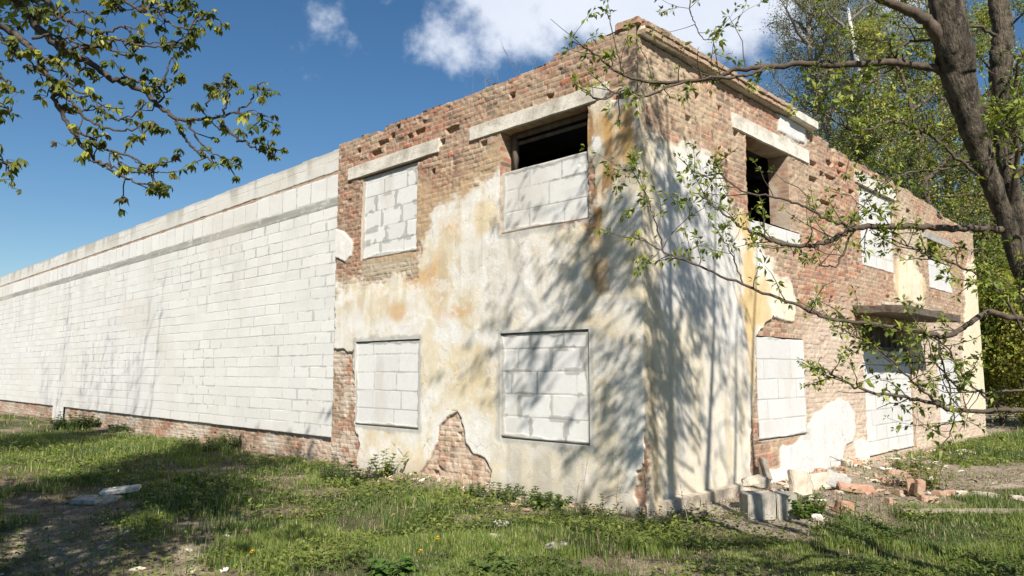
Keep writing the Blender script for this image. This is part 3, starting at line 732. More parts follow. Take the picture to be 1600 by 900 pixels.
infill('l', OPEN_L['uw1'], [3.71, 4.0, 4.28, 4.58, 4.88, 5.14, 5.29], [fr(a, b, .36, .75), fr(a, b, .42, .80), fr(a, b, .34, .72), fr(a, b, .25, .6), fr(a, b, .40, .78), fr(a, b, .5)], 13, .05, 2.2)
a, b = OPEN_L['uw2'][:2]
infill('l', (a, b, 3.72, 4.685), [3.72, 4.04, 4.37, 4.70], [fr(a, b, .34, .72), fr(a, b, .20, .56), fr(a, b, .34, .70)], 14, .04, .9)
a, b = OPEN_R['lw1'][:2]
infill('r', OPEN_R['lw1'], [.65, .96, 1.27, 1.58, 1.89, 2.24], [fr(a, b, .5, .86), fr(a, b, .2, .66), fr(a, b, .42, .8), fr(a, b, .15, .7), fr(a, b, .3, .7)], 15, .01, .3, base=(.60, .59, .57))  # side front infills take a darker base colour, offsetting the stronger sun
a, b = OPEN_R['sill'][:2]
infill('r', OPEN_R['sill'], [3.80, 4.08], [fr(a, b, .36, .72)], 16, .0, .3, base=(.60, .59, .57))
infill('r', OPEN_R['uw2'], [3.8, 4.08, 4.36, 4.66, 4.95, 5.22, 5.5], regular_joints(.6, 17), 17, .04, .5, base=(.60, .59, .57))
infill('r', OPEN_R['uw3s'], [3.7, 4.0, 4.3, 4.5], regular_joints(.6, 18), 18, .02, .5, base=(.60, .59, .57))
infill('r', OPEN_R['door'][:2] + (.03, 2.14), [.03, .33, .63, .93, 1.23, 1.53, 1.83, 2.14], regular_joints(.6, 19), 19, .06, .6, base=(.60, .59, .57))
infill('r', OPEN_R['lw3'], [.4, .8, 1.2, 1.6, 2.0], regular_joints(.9, 20), 20, .02, .2, base=(.60, .59, .57))

# what is left of the old frames
wf = boxes_mesh('window_frame', [(-2.42, -2.34, .17, .25, 4.69, 5.28), (-2.34, -.84, .18, .24, 5.20, 5.285), (-2.34, -.84, .20, .23, 5.10, 5.15)], M_OLDWOOD, bld)
boxes_mesh('window_frame', [(-.16, -.10, 7.52, 7.58, 2.15, 2.71), (-.16, -.10, 8.4, 8.46, 2.15, 2.71), (-.16, -.10, 9.5, 9.56, 2.15, 2.71), (-.17, -.09, 7.52, 10.43, 2.145, 2.21), (-.32, -.30, 7.52, 10.43, 2.15, 2.71)], M_OLDWOOD, bld)

# door canopy, rotten and loaded with debris
cp = rough_box('door_canopy', .95, 3.75, .15, M_OLDWOOD, bld, (.455, 8.95, 2.86), (0, .05, 0), .022, 14, 21, 5, .01, .02)
for k, (y, x, l, w, h, r) in enumerate(((8.2, .4, .9, .4, .07, .2), (8.9, .5, 1.3, .3, .05, -.1), (9.6, .35, 1.0, .5, .08, .15), (10.2, .5, .8, .35, .06, .4), (9.1, .3, .6, .3, .06, .7))):
    rough_box('canopy_debris', w, l, h, M_PLANK if k % 2 else M_RUB, cp, (x - .455, y - 8.95, .105 + .02 * k), (.05 * k - .1, .03, r), .015, 6, 30 + k)

# low footing ledge along the corner of the side front
rough_box('footing', .15, 2.05, .34, M_RUB, bld, (.08, 1.25, -.04), (0, 0, 0), .007, 14, 44, 6, .0)

# ================================================================== THE BLOCK-BUILT WING
wing = empty('block_wing', (-7, .03, 0))
props(wing, 'long low wing walled up with white aerated concrete blocks above a brick plinth', 'building')
WX0, WX1 = -75.0, -6.93
WROWS = [.47 + .2205 * i for i in range(21)]          # up to the cement band
def wing_fn(S, Z):
    rows = np.array([-.2, .0, .22] + WROWS[:-1] + [4.88, 5.07, 5.515, 5.575, 5.81, 6.02])
    def jf(r, S_):
        L = np.where(r == len(rows) - 4, .58, .60); off = _hash(r, r * 0, 5) * L
        u_ = (S_ + off + (fbm(S_ * .35, r * 3.3, 3, 2) - .5) * .25) / L; ci = np.floor(u_); fu = u_ - ci
        return np.minimum(fu, 1 - fu) * L, ci
    c, d = blocks(S, Z, rows, jf, 401, (.72, .70, .66), .4, .006, (.40, .395, .375))
    # smears cluster in the middle of the wall
    band = (Z > 4.88) & (Z < 5.07)
    nb = fbm(S * .8, Z * 14, 33, 4); nb2 = fbm(S * 6, Z * 12, 34, 3)
    cg = np.zeros(S.shape + (3,)) + np.array([.335, .325, .29]); cg = cg * (.75 + .5 * nb)[..., None]; cg = lerp(cg, (.60, .57, .51), sst(.6, .8, nb2) * .6)
    edge_b = sst(-.01, .02, np.minimum(Z - 4.88, 5.07 - Z) + (fbm(S * 3, Z * 3, 35, 3) - .5) * .05)
    c = lerp(c, cg, edge_b); d = d + edge_b * (.004 + .012 * (nb - .5))
    led = sst(-.01, .01, np.minimum(Z - 5.515, 5.58 - Z) + (fbm(S * 3.4, Z * 2, 36, 4) - .5) * .045)
    cb, db, m = brick(S, Z + .01, 402)
    c = lerp(c, cb, led * .95); d = d - led * .012
    tj = (Z > 5.07) & (Z < 5.515); off_ = _hash(np.full(S.shape, len(rows) - 4.), np.zeros(S.shape), 5) * .58; q_ = np.abs(((S + off_ + (fbm(S * .35, np.full(S.shape, (len(rows) - 4) * 3.3), 3, 2) - .5) * .25) / .58) % 1.0); q_ = np.minimum(q_, 1 - q_) * .58
    c = lerp(c, (.45, .44, .41), tj * (1 - sst(.004, .018, q_ + (nb2 - .5) * .012)) * .8)
    up = Z > 5.575
    c = lerp(c, (.60, .565, .49), up * (.35 + .4 * sst(.4, .7, fbm(S * 1.4, Z * 2, 38, 4))))
    cop = sst(.10, .02, 6.02 - Z + (fbm(S * 1.2, Z, 39, 4) - .5) * .12); c = lerp(c, (.40, .38, .34), cop * .6); dr = sst(5.45, 5.95, Z) * sst(.5, .66, fbm(S * 2.6, Z * .5, 48, 4)); c = lerp(c, (.36, .33, .27), dr * .6)
    g = sst(.58, .70, fbm(S * .9, Z * 2.6, 41, 4)) * sst(1.2, 3.6, Z); c = lerp(c, (.60, .59, .56), g * .35)
    rain = sst(.55, .72, fbm(S * 2.6, Z * .22, 43, 4)) * sst(2.2, 4.9, Z) * (Z < 4.9); c = lerp(c, (.52, .49, .43), rain * .3)
    damp = sst(1.5, .5, Z + (fbm(S * .8, Z * .8, 45, 4) - .5) * 1.2); c = lerp(c, (.60, .565, .50), damp * .25)
    c = lerp(c, (.62, .57, .48), sst(.55, .75, fbm(S * .33, Z * .6, 47, 3)) * .35)
    return c, d
notch = lambda s: np.where((s > -25.4) & (s < -24.1), -.2, .47)
sv = lines(WX0, WX1, [-25.4, -24.1], lambda s: .016 + .0022 * max(0, abs(s) - 7)); zv = lines(-.2, 6.02, [.47], .0115)
wv = lambda S, Z, D: np.stack([S + 7, -D, Z], -1)
grid_surface('block_wall', sv, zv, wing_fn, wv, (), lambda s: 6.02 - .02 * _hash(np.floor(s / .6), np.floor(s * 0), 3), notch, wing, M_AAC)
def plinth_fn(S, Z):
    c, d, m = brick(S, Z, 433, erode=.8)
    c = lerp(c, np.array([.54, .43, .34]), sst(.36, .66, fbm(S * .8, Z * 2, 44, 4)) * .7); c = lerp(c, (.50, .46, .38), sst(.55, .75, fbm(S * 1.6, Z * 3, 46, 4)) * .7)
    return c, d - .045
for (a, b) in ((WX0, -25.4), (-24.1, WX1)):
    sv = lines(a, b, [], lambda s: .017 + .0025 * max(0, abs(s) - 7)); zv = lines(-.25, .48, [], .0135)
    grid_surface('plinth', sv, zv, plinth_fn, wv, (), None, None, wing, M_WALL)
boxes_mesh('roof', [(WX0 + 7, .07, .02, .34, 5.4, 5.985), (WX0 + 7, .0, .34, 16.0, 5.35, 5.5)], M_CONCG, wing)
# ================================================================== GROUND
def GH(x, y):
    x = np.asarray(x, float); y = np.asarray(y, float)
    h = (fbm(x * .45, y * .45, 501, 4) - .5) * .16 + (fbm(x * 2.2, y * 2.2, 502, 4) - .5) * .10 - .03
    dl = np.where((x < .4), np.maximum(-y, 0), 9)                       # distance in front of the long front
    dr = np.where((y > -.4), np.maximum(x, 0), 9)
    near = np.exp(-np.minimum(dl, dr) / .5)
    h = h * (1 - .6 * near)
    h = h + .10 * np.exp(-(((x + 4.0) / 1.3) ** 2 + ((y + .35) / .35) ** 2))    # crumbled plaster heap
    h = h + .09 * np.exp(-(((x - .35) / .6) ** 2 + ((y - 5.0) / 2.4) ** 2))
    h = h + .05 * np.exp(-((x + 9) ** 2 / 60 + (y + 2.2) ** 2 / 3))
    far = np.clip((np.hypot(x, y) - 45) / 60, 0, 1)
    return h * (1 - far)
def GP(px, py):
    """ground point seen at a pixel, on the uneven ground"""
    z = 0.0
    for _ in range(5):
        q = on_ground(px, py, z); z = float(GH(q[0], q[1]))
    return np.array([q[0], q[1], z])
G2 = lambda pts: [tuple(on_ground(*p)[:2]) for p in pts]
DIRT_A = G2([(-60, 712), (60, 742), (130, 770), (215, 778), (240, 806), (320, 836), (420, 862), (470, 915), (200, 990), (-60, 990)])
DIRT_C = G2([(1090, 812), (1160, 786), (1215, 752), (1250, 735), (1330, 722), (1400, 712), (1440, 716), (1500, 727), (1600, 724), (1700, 726), (1700, 764), (1560, 764), (1500, 788), (1420, 802), (1330, 824), (1250, 846), (1140, 840)])
def bare(x, y):
    """0 = thick sward, 1 = bare earth"""
    n = (fbm(x * 1.3, y * 1.3, 511, 5, .6) - .5)
    a = sst(-.35, .45, sdpoly(DIRT_A, x, y) + n * 2.2) * .93
    c = sst(-.25, .35, sdpoly(DIRT_C, x, y) + n * 1.3) * .97
    dl = np.where((x < .3) & (x > -5.6), -y, 9); b = sst(1.25, .25, dl + n * 1.2) * .95
    dr = np.where((y > -.3) & (y < 7), x, 9); e = sst(1.1, .3, dr + n * .9) * .95
    spots = sst(.52, .68, fbm(x * .9, y * .9, 512, 5)) * .8
    return np.clip(np.maximum.reduce([a, b, c, e, spots]), 0, 1)

def axis(a, b, core0, core1, fine, grow):
    xs = [core0]
    while xs[-1] < core1: xs.append(xs[-1] + fine)
    s = fine
    while xs[-1] < b: s *= grow; xs.append(min(b, xs[-1] + s))
    lo = [core0]; s = fine
    while lo[-1] > a: s *= grow; lo.append(max(a, lo[-1] - s))
    return np.array(lo[::-1][:-1] + xs)
gx = axis(-900, 900, -14, 6, .055, 1.07); gy = axis(-900, 900, -7.5, 9, .055, 1.07)
GX, GY = np.meshgrid(gx, gy); GZ = GH(GX, GY)
bm_ = bare(GX, GY); nn = fbm(GX * 5, GY * 5, 521, 4); nl = fbm(GX * .7, GY * .7, 522, 4)
gc = np.zeros(GX.shape + (3,)) + np.array([.075, .070, .035])
earth = np.zeros(GX.shape + (3,)) + np.array([.19, .145, .10]); earth = lerp(earth, (.34, .275, .195), sst(.42, .7, nl * .6 + nn * .4)); earth = lerp(earth, (.11, .10, .05), sst(.52, .75, fbm(GX * 1.8, GY * 1.8, 523, 4)) * .6)
gc = gc + (earth - gc) * bm_[..., None]
pathm = sst(-.1, .5, sdpoly(DIRT_C, GX, GY)); gc = lerp(gc, (.33, .275, .215), pathm * .6)
dlw = np.where((GX < .2) & (GX > -5.6), -GY, 9); gc = lerp(gc, (.40, .34, .25), sst(.8, .1, dlw + (nn - .5) * .6) * .75)
drw = np.where((GY > .2) & (GY < 8), GX, 9); gc = lerp(gc, (.42, .36, .28), sst(.9, .2, drw + (nn - .5) * .6) * .7)
gc = gc * (.75 + .5 * nn)[..., None]
nx, ny = len(gx), len(gy); ii = np.arange(nx * ny).reshape(ny, nx)
gq = np.stack([ii[:-1, :-1], ii[:-1, 1:], ii[1:, 1:], ii[1:, :-1]], -1).reshape(-1, 4)
M_GROUND = vcol_mat('earth', fine=38, amt=.32, bump=.9, dist=.02)
g = link('ground', np_mesh('ground', np.stack([GX, GY, GZ + (nn - .5) * .012], -1).reshape(-1, 3), gq, None, gc.reshape(-1, 3), True), M_GROUND); props(g, kind='structure')

# ================================================================== RUBBLE
def lie(o, label, cat, group=None): props(o, label, cat, group); return o
FACE = math.atan2(CR[1], CR[0])                   # a side parallel to the picture
def put_box(name, px, py, w, d, h, mat, label, cat, group=None, rz=0.0, z=0.0, tilt=(0, 0), seed=1, amp=.012, chip=0.0, bevel=.012, cuts=6):
    p = GP(px, py)
    o = rough_box(name, w, d, h, mat, None, (p[0], p[1], p[2] + z + h * .5 - .015), (tilt[0], tilt[1], FACE + rz), amp, cuts, seed, 5, bevel, chip)
    return lie(o, label, cat, group)
put_box('concrete_block', 1184, 808, .34, .26, .30, M_CONCD, 'left of two squared whitish concrete blocks near the building corner', 'block', 'concrete blocks by the corner', .12, 0, (.02, .01), 1, .005, .0, .010, 8)
put_box('concrete_block', 1224, 808, .26, .26, .30, M_CONCD, 'right of two squared whitish concrete blocks, beside the bright green tuft', 'block', 'concrete blocks by the corner', .10, 0, (0, -.02), 2, .005, .0, .010, 8)
p = GP(1184, 800)
o = hull_rock('stone_lump', .50, .30, .19, M_RUB, (p[0], p[1], p[2] + .365), 5, FACE + .1); lie(o, 'buff lump of broken masonry lying on top of the two concrete blocks', 'stone')
put_box('stone_slab', 1196, 764, .22, .09, .34, M_PLANK, 'round-edged brown slab standing against the wall behind the stone lump', 'slab', None, .7, .12, (-.3, .2), 3, .02, .03, .03)
put_box('plaster_slab', 1250, 772, .32, .10, .33, M_RUB, 'upright pale slab of fallen plaster left of the dark gap, above the green tuft', 'slab', 'pale slabs leaning by the wall', .3, 0, (-.25, .08), 4, .02, .02)
put_box('plaster_slab', 1282, 764, .36, .12, .24, M_RUB, 'pale chunky slab of fallen plaster between the upright slab and the leaning dark one', 'slab', 'pale slabs leaning by the wall', .2, 0, (-.35, -.1), 5, .025, .03)
put_box('plaster_slab', 1264, 788, .20, .16, .12, M_RUB, 'small squared pale slab right behind the bright green tuft', 'slab', 'pale slabs leaning by the wall', -.2, 0, (.1, .1), 15, .02, .02)
put_box('concrete_slab', 1310, 768, .36, .08, .26, M_CONCG, 'dark-edged grey slab tipped on its side by the white wall patch', 'slab', None, -.4, .02, (-.6, .35), 6, .015, .02)
put_box('concrete_slab', 1338, 770, .48, .30, .07, M_BRICKD, 'flat brownish slab lying right of the tipped grey slab', 'slab', None, -.25, .05, (.12, .12), 7, .015, .02)
put_box('rubble_rock', 1317, 800, .20, .18, .15, M_BRICKD, 'reddish-sided rock at the front edge of the rubble', 'rock', None, .3, 0, (.1, .1), 8, .02, .04)
o = hull_rock('rubble_rock', .17, .12, .12, M_CONC, tuple(GP(1278, 815) + np.array([0, 0, .05])), 9, .4); lie(o, 'small white rock in front of the bright green tuft', 'rock')
BR = [(1398, 741, .28, 0, .1, 'long orange brick lying nearest the foot of the blocked doorway', M_BRICK), (1402, 729, .16, .02, .5, 'orange brick half perched against the wall foot by the doorway', M_BRICK),
      (1402, 758, .27, .02, -.12, 'long red brick lying in the middle of the rubble', M_BRICK), (1392, 786, .15, 0, .2, 'single red brick lying apart on the dark earth', M_BRICK),
      (1413, 772, .25, 0, .25, 'pale dusty brick beside the long red one', M_BRICKD), (1424, 775, .13, .03, 1.2, 'dusty brick stood on end beside the red upright one', M_BRICKD),
      (1438, 777, .13, .03, 1.4, 'red brick stood on end in the rubble', M_BRICK), (1451, 783, .22, 0, -.1, 'red brick lying in front of the upright pair', M_BRICK),
      (1468, 775, .22, 0, .6, 'orange brick right of the yellow-green shrub', M_BRICK), (1484, 776, .22, 0, -.5, 'dusty pink brick between the orange one and the pale stone', M_BRICKD),
      (1378, 752, .22, 0, .9, 'worn brick at the left end of the brick pile', M_BRICKD), (1420, 745, .2, .0, -.6, 'broken brick behind the long red one', M_BRICK)]
for k, (px, py, w, z, rz, lab, m) in enumerate(BR):
    up = 'stood on end' in lab
    put_box('brick', px, py, w if not up else .12, .12 if not up else .10, .085 if not up else .22, m, lab, 'brick', 'loose bricks by the wall', rz, z, (.08 * math.sin(k * 2.3), .10 * math.cos(k * 1.7)), 50 + k, .006, .01, .006, 4)
put_box('stone_slab', 1541, 779, .36, .14, .10, M_RUB, 'long pale stone lying before the grass clump on the right', 'stone', None, -.35, 0, (.0, .12), 70, .02, .03, .03)
o = hull_rock('stone', .26, .2, .14, M_RUB, tuple(GP(1502, 779) + np.array([0, 0, .05])), 71, .2); lie(o, 'rounded pale stone between the bricks and the long stone', 'stone')
o = hull_rock('stone', .22, .14, .10, M_RUB, tuple(GP(1590, 783) + np.array([0, 0, .04])), 72, .7); lie(o, 'pale stone lying at the right edge of the picture', 'stone')
put_box('plank', 1560, 806, 2.3, .13, .045, M_PLANK, 'weathered grey plank lying in the grass on the right', 'plank', None, -.02, .05, (0, .0), 73, .006, 0, .006, 10)
put_box('concrete_slab', 152, 786, .56, .34, .06, M_CONCD, 'flat grey slab lying on the bare earth at left, the nearer of two', 'slab', 'flat slabs on the bare earth', .15, .03, (.05, .04), 80, .006, .0, .008, 8)
put_box('concrete_slab', 188, 773, .50, .30, .06, M_CONC, 'flat whitish slab lying on the bare earth at left, the farther of two', 'slab', 'flat slabs on the bare earth', .35, .05, (.03, -.10), 81, .006, .0, .008, 8)
for k, (px, py, w, d, h, m, lab) in enumerate(((783, 822, .30, .14, .09, M_CONC, 'pale broken block in the grass before the right ground-floor window'), (775, 842, .16, .12, .07, M_RUB, 'small buff stone in the grass in front of the pale block'),
        (861, 858, .24, .15, .07, M_RUB, 'flat buff stone in the grass near the bottom of the picture'), (880, 853, .12, .1, .05, M_RUB, 'tiny stone beside the flat buff one'),
        (1165, 772, .22, .16, .12, M_RUB, 'pale stone on the ledge left of the stone lump'), (302, 893, .10, .08, .05, M_RUB, 'small stone on the bare earth at the bottom of the picture'), (1003, 795, .22, .14, .10, M_BRICKD, 'broken brick fallen under the chipped corner'))):
    o = hull_rock('stone', w, d, h, m, tuple(GP(px, py) + np.array([0, 0, h * .3])), 90 + k, k * .8); lie(o, lab, 'stone')
rng = np.random.default_rng(15)
for k in range(14):
    y = rng.uniform(2.3, 6.4); x = .16 + abs(rng.normal(0, .28)); w = rng.uniform(.14, .30); h = w * rng.uniform(.4, .75); pale = k % 3 != 0
    o = hull_rock('rubble_chunk', w, w * rng.uniform(.6, .9), h, M_RUB if pale else M_BRICKD, (x, y, float(GH(x, y)) + h * .28), 300 + k, rng.uniform(0, 6)); o.rotation_euler = (rng.uniform(-.3, .3), rng.uniform(-.3, .3), rng.uniform(0, 6))
    lie(o, 'broken pale chunk of plaster heaped under the white wall patch' if pale else 'broken brown chunk of brickwork heaped under the white wall patch', 'rubble', 'pale chunks in the heap' if pale else 'brown chunks in the heap')
# small chips strewn along the wall feet
rng = np.random.default_rng(5)
cm = [hull_rock('rubble_chip', .10 + .03 * k, .08, .06, (M_RUB, M_BRICKD, M_CONC, M_BRICK)[k % 4], (0, 0, -5), 120 + k).data for k in range(6)]
for o in [o for o in bpy.data.objects if o.name.startswith('rubble_chip')]: bpy.data.objects.remove(o)
k = 0
while k < 270:
    q = rng.random()
    if q < .62: y = rng.uniform(1.6, 11); x = abs(rng.normal(0, .75)) + .16
    elif q < .86: x = rng.uniform(-5.4, .1); y = -abs(rng.normal(0, .28)) - .14
    else: x, y = GP(rng.uniform(0, 420), rng.uniform(800, 900))[:2]
    o = link('rubble_chip', cm[k % 6], None, None, (x, y, float(GH(x, y)) + .012)); s = rng.uniform(.2, 1.0) ** 1.5 * (1.5 if q < .62 else .9) + .12
    o.scale = (s, s, s); o.rotation_euler = (rng.uniform(-.3, .3), rng.uniform(-.3, .3), rng.uniform(0, 6))
    nm = ('buff', 'reddish', 'whitish', 'red')[(k % 6) % 4]
    wh = 'in the rubble along the side front' if q < .62 else ('at the foot of the long front' if q < .86 else 'on the bare earth at lower left')
    props(o, 'small %s rubble chip lying %s' % (nm, wh), 'rubble', 'rubble chips ' + nm + ' ' + wh); k += 1
# ================================================================== TREES
def spline(pts, per=8):
    P = np.asarray(pts, float); n = len(P); out = []
    Q = np.vstack([2 * P[0] - P[1], P, 2 * P[-1] - P[-2]])
    for i in range(n - 1):
        a, b, c, d = Q[i:i + 4]
        for t in np.linspace(0, 1, per, endpoint=False):
            out.append(.5 * ((2 * b) + (-a + c) * t + (2 * a - 5 * b + 4 * c - d) * t * t + (-a + 3 * b - 3 * c + d) * t ** 3))
    out.append(P[-1]); return np.array(out)
def unit(v): return v / (np.linalg.norm(v) + 1e-9)
def walk(p, d, L, n, rng, wob=.2, lift=.0):
    pts = [np.array(p)]; d = unit(np.array(d, float))
    for _ in range(n):
        d = unit(d + rng.normal(size=3) * wob + np.array([0, 0, lift])); pts.append(pts[-1] + d * L / n)
    return np.array(pts)
def perp(d, rng):
    d = unit(np.array(d, float)); v = rng.normal(size=3); v -= d * (v @ d); return unit(v)

def tuft(LV, p, d, rng, size, col, n=7):
    """opening bud: a few compound leaves spreading from one node"""
    for _ in range(n):
        dd = unit(d * .55 + rng.normal(size=3) * .75 + np.array([0, 0, -.12]))
        c = np.array(col) * rng.uniform(.7, 1.3)
        LV.add(p + dd * size * .25, dd, unit(np.array([0, 0, 1]) + rng.normal(size=3) * .7), size * rng.uniform(.7, 1.2), size * rng.uniform(.17, .26), c)
def palm(LV, p, rng, size, col, n=None):
    """chestnut leaf just open: leaflets hanging like a half-closed umbrella"""
    n = n or rng.integers(5, 8); ax = unit(np.array([rng.normal() * .35, rng.normal() * .35, -1])); a = perp(ax, rng); b = np.cross(ax, a); op = rng.uniform(.35, .95)
    for k in range(n):
        th = k * 2 * math.pi / n * .85 + rng.normal() * .15; o = a * math.cos(th) + b * math.sin(th)
        LV.add(p, unit(ax * (1 - op * .45) + o * op), unit(o * .9 - ax * .5), size * rng.uniform(.75, 1.1), size * rng.uniform(.18, .25), np.array(col) * rng.uniform(.75, 1.25))

# ---------------------------------------------------------------- the maple in front of the side front
rng = np.random.default_rng(11)
maple = empty('maple_tree', (4.39, -1.44, 0)); props(maple, 'several-stemmed maple with rough bark and opening leaves in front of the side wall', 'tree')
MB = np.array([4.39, -1.44, 0.0])
MSC = .965
def mk(lst): return np.array([at_depth(a, b, c * MSC) for a, b, c in lst])
STEMS = [([(1715, 985, 5.05), (1690, 800, 5.05), (1652, 630, 5.05), (1612, 490, 5.02), (1580, 370, 5.0), (1548, 285, 4.98), (1524, 215, 4.96), (1503, 142, 4.94), (1492, 85, 4.93), (1478, 5, 4.92), (1470, -90, 4.95), (1440, -220, 5.1), (1430, -420, 5.25), (1440, -800, 5.3), (1425, -1250, 5.5)], [.09, .068, .054, .049, .052, .060, .072, .092, .112, .098, .085, .065, .05, .034, .012]),
         ([(1722, 985, 5.2), (1700, 780, 5.3), (1662, 600, 5.35), (1612, 440, 5.4), (1585, 320, 5.4), (1573, 250, 5.4), (1566, 160, 5.4), (1563, 105, 5.4), (1566, 53, 5.4), (1560, 0, 5.4), (1550, -120, 5.4), (1560, -330, 5.5), (1585, -700, 5.6), (1580, -1150, 5.9)], [.075, .068, .060, .058, .058, .060, .063, .068, .065, .06, .05, .038, .026, .010]),
         ([(1728, 985, 5.0), (1740, 760, 5.0), (1735, 500, 5.0), (1742, 200, 5.0), (1730, -100, 5.0), (1755, -400, 5.1), (1740, -900, 5.4)], [.085, .075, .065, .055, .042, .03, .010]),
         ([(1705, 985, 5.3), (1715, 700, 5.6), (1700, 400, 5.8), (1690, 0, 6.0), (1665, -350, 6.1), (1680, -800, 6.4)], [.065, .06, .05, .042, .03, .010])]
ridge = np.random.default_rng(3)
tw = Wood()
ends = []
for pts, rr in STEMS:
    P = spline(mk(pts), 9); t = np.linspace(0, 1, len(P)); R = np.interp(t, np.linspace(0, 1, len(rr)), rr)
    P[:, :] += (rng.normal(size=P.shape) * .004)
    tw.tube(P, R, 18, rough=.045, rng=ridge); ends.append((P, R))
link('trunk', tw.mesh('trunk'), M_BARK, maple, None)
BRN = [  # traced branches: points, start and end radius, leafiness
    ([(1490, 95, 4.93), (1462, 50, 4.9), (1430, 22, 4.88), (1385, 2, 4.86), (1330, -20, 4.85), (1290, -30, 4.9)], .058, .012, .9),
    ([(1497, 130, 4.94), (1470, 110, 4.97), (1430, 102, 5.0), (1380, 97, 5.0), (1300, 101, 5.05), (1215, 103, 5.1), (1150, 110, 5.1), (1110, 125, 5.15), (1020, 128, 5.2), (975, 118, 5.2), (930, 85, 5.25), (893, 62, 5.3)], .036, .004, .55),
    ([(1200, 104, 5.1), (1165, 118, 5.05), (1110, 122, 5.0), (1060, 130, 4.95), (1010, 150, 4.95), (975, 140, 4.95), (940, 155, 4.95), (900, 130, 4.95)], .013, .003, .5),
    ([(975, 120, 5.2), (968, 95, 5.2), (960, 60, 5.2), (948, 18, 5.2)], .006, .003, .9),
    ([(1590, 358, 5.0), (1540, 357, 4.98), (1480, 356, 4.95), (1410, 354, 4.9), (1340, 355, 4.88), (1305, 372, 4.86), (1270, 384, 4.84), (1225, 382, 4.84), (1190, 368, 4.82), (1160, 355, 4.82), (1125, 330, 4.8), (1095, 305, 4.8)], .030, .004, .6),
    ([(1340, 354, 4.88), (1290, 342, 4.9), (1255, 322, 4.92), (1215, 308, 4.92), (1165, 300, 4.94), (1130, 275, 4.94), (1108, 262, 4.94)], .012, .003, .7),
    ([(1335, 356, 4.88), (1310, 410, 4.86), (1285, 415, 4.86), (1262, 405, 4.85)], .008, .003, .8),
    ([(1600, 500, 5.0), (1545, 488, 4.95), (1515, 505, 4.9), (1480, 525, 4.88), (1440, 518, 4.86), (1390, 509, 4.84), (1300, 498, 4.82), (1240, 475, 4.8), (1150, 440, 4.78), (1072, 408, 4.75), (1035, 392, 4.75), (1002, 372, 4.75)], .024, .003, .55),
    ([(1160, 443, 4.78), (1145, 400, 4.78), (1128, 372, 4.78), (1110, 345, 4.78)], .005, .002, .9),
    ([(1035, 392, 4.75), (1025, 350, 4.73), (1012, 310, 4.73), (985, 262, 4.73)], .005, .002, 1.3),
    ([(1615, 640, 5.05), (1575, 640, 5.0), (1500, 642, 4.95), (1425, 622, 4.92), (1350, 610, 4.9), (1310, 590, 4.88), (1275, 572, 4.86)], .020, .004, .65),
    ([(1480, 640, 4.94), (1430, 600, 4.9), (1390, 560, 4.86), (1345, 530, 4.84), (1300, 505, 4.82)], .009, .003, 1.0),
    ([(1575, 640, 5.0), (1530, 612, 4.97), (1500, 580, 4.95), (1478, 540, 4.9), (1440, 520, 4.88)], .008, .004, .8),
    ([(1610, 610, 5.05), (1555, 612, 5.0), (1500, 607, 4.95), (1460, 566, 4.9), (1425, 555, 4.9)], .010, .003, .8),
    ([(1465, 525, 4.88), (1478, 590, 4.87), (1490, 660, 4.87), (1470, 700, 4.86)], .006, .003, .6),
    ([(1600, 520, 5.0), (1560, 450, 4.96), (1510, 420, 4.93), (1460, 400, 4.9), (1420, 385, 4.88), (1390, 360, 4.86)], .012, .003, 1.0),
    ([(1545, 285, 4.98), (1500, 252, 4.92), (1455, 212, 4.88), (1400, 190, 4.85), (1340, 205, 4.82), (1290, 180, 4.8), (1240, 170, 4.8)], .014, .003, .8),
    ([(1520, 250, 4.97), (1470, 265, 4.95), (1420, 270, 4.93), (1375, 290, 4.9), (1345, 330, 4.9)], .010, .003, 1.0),
    ([(1560, 60, 5.4), (1520, 40, 5.3), (1460, 60, 5.2), (1410, 70, 5.1), (1390, 110, 5.05), (1330, 145, 5.0)], .014, .003, .9),
    ([(1330, -20, 4.85), (1250, -75, 4.95), (1150, -90, 5.0), (1090, -40, 5.0), (1078, 10, 5.0), (1085, 35, 5.0), (1100, 60, 5.0), (1120, 62, 5.0)], .006, .002, .6),
    ([(1578, 330, 5.4), (1590, 230, 5.2), (1584, 160, 5.1), (1600, 80, 5.0), (1640, 20, 5.0)], .022, .010, .6),
    ([(1590, 470, 5.0), (1630, 400, 4.8), (1660, 340, 4.7)], .03, .01, .8),
    ([(1625, 560, 5.03), (1650, 500, 4.6), (1610, 470, 4.5), (1570, 460, 4.45), (1530, 440, 4.4)], .010, .003, 1.1),
    ([(1742, 330, 5.0), (1680, 260, 4.6), (1630, 240, 4.5), (1590, 215, 4.45), (1560, 190, 4.4)], .010, .003, 1.2),
]
bw = Wood(); LV = Leaves(); twg = Wood()
def leafcol(rng):
    r = rng.random()
    return (.21, .255, .045) if r < .5 else ((.31, .33, .06) if r < .78 else (.13, .17, .035))
def sprig(p, d, L, rng, r0, dens, size=.047):
    P = walk(p, d, L, 4, rng, .22, .06); twg.tube(P, np.linspace(r0, r0 * .4, 5), 4)
    for i in range(1, 5):
        if rng.random() < dens * (.45 + .2 * i):
            tuft(LV, P[i], unit(P[i] - P[i - 1]), rng, size * rng.uniform(.5, 1.25), leafcol(rng), rng.integers(4, 10))
    if L > .25 and rng.random() < .8:
        i = rng.integers(1, 4); sprig(P[i], unit(P[i + 1] - P[i] + perp(d, rng) * .8), L * .55, rng, r0 * .6, dens, size)
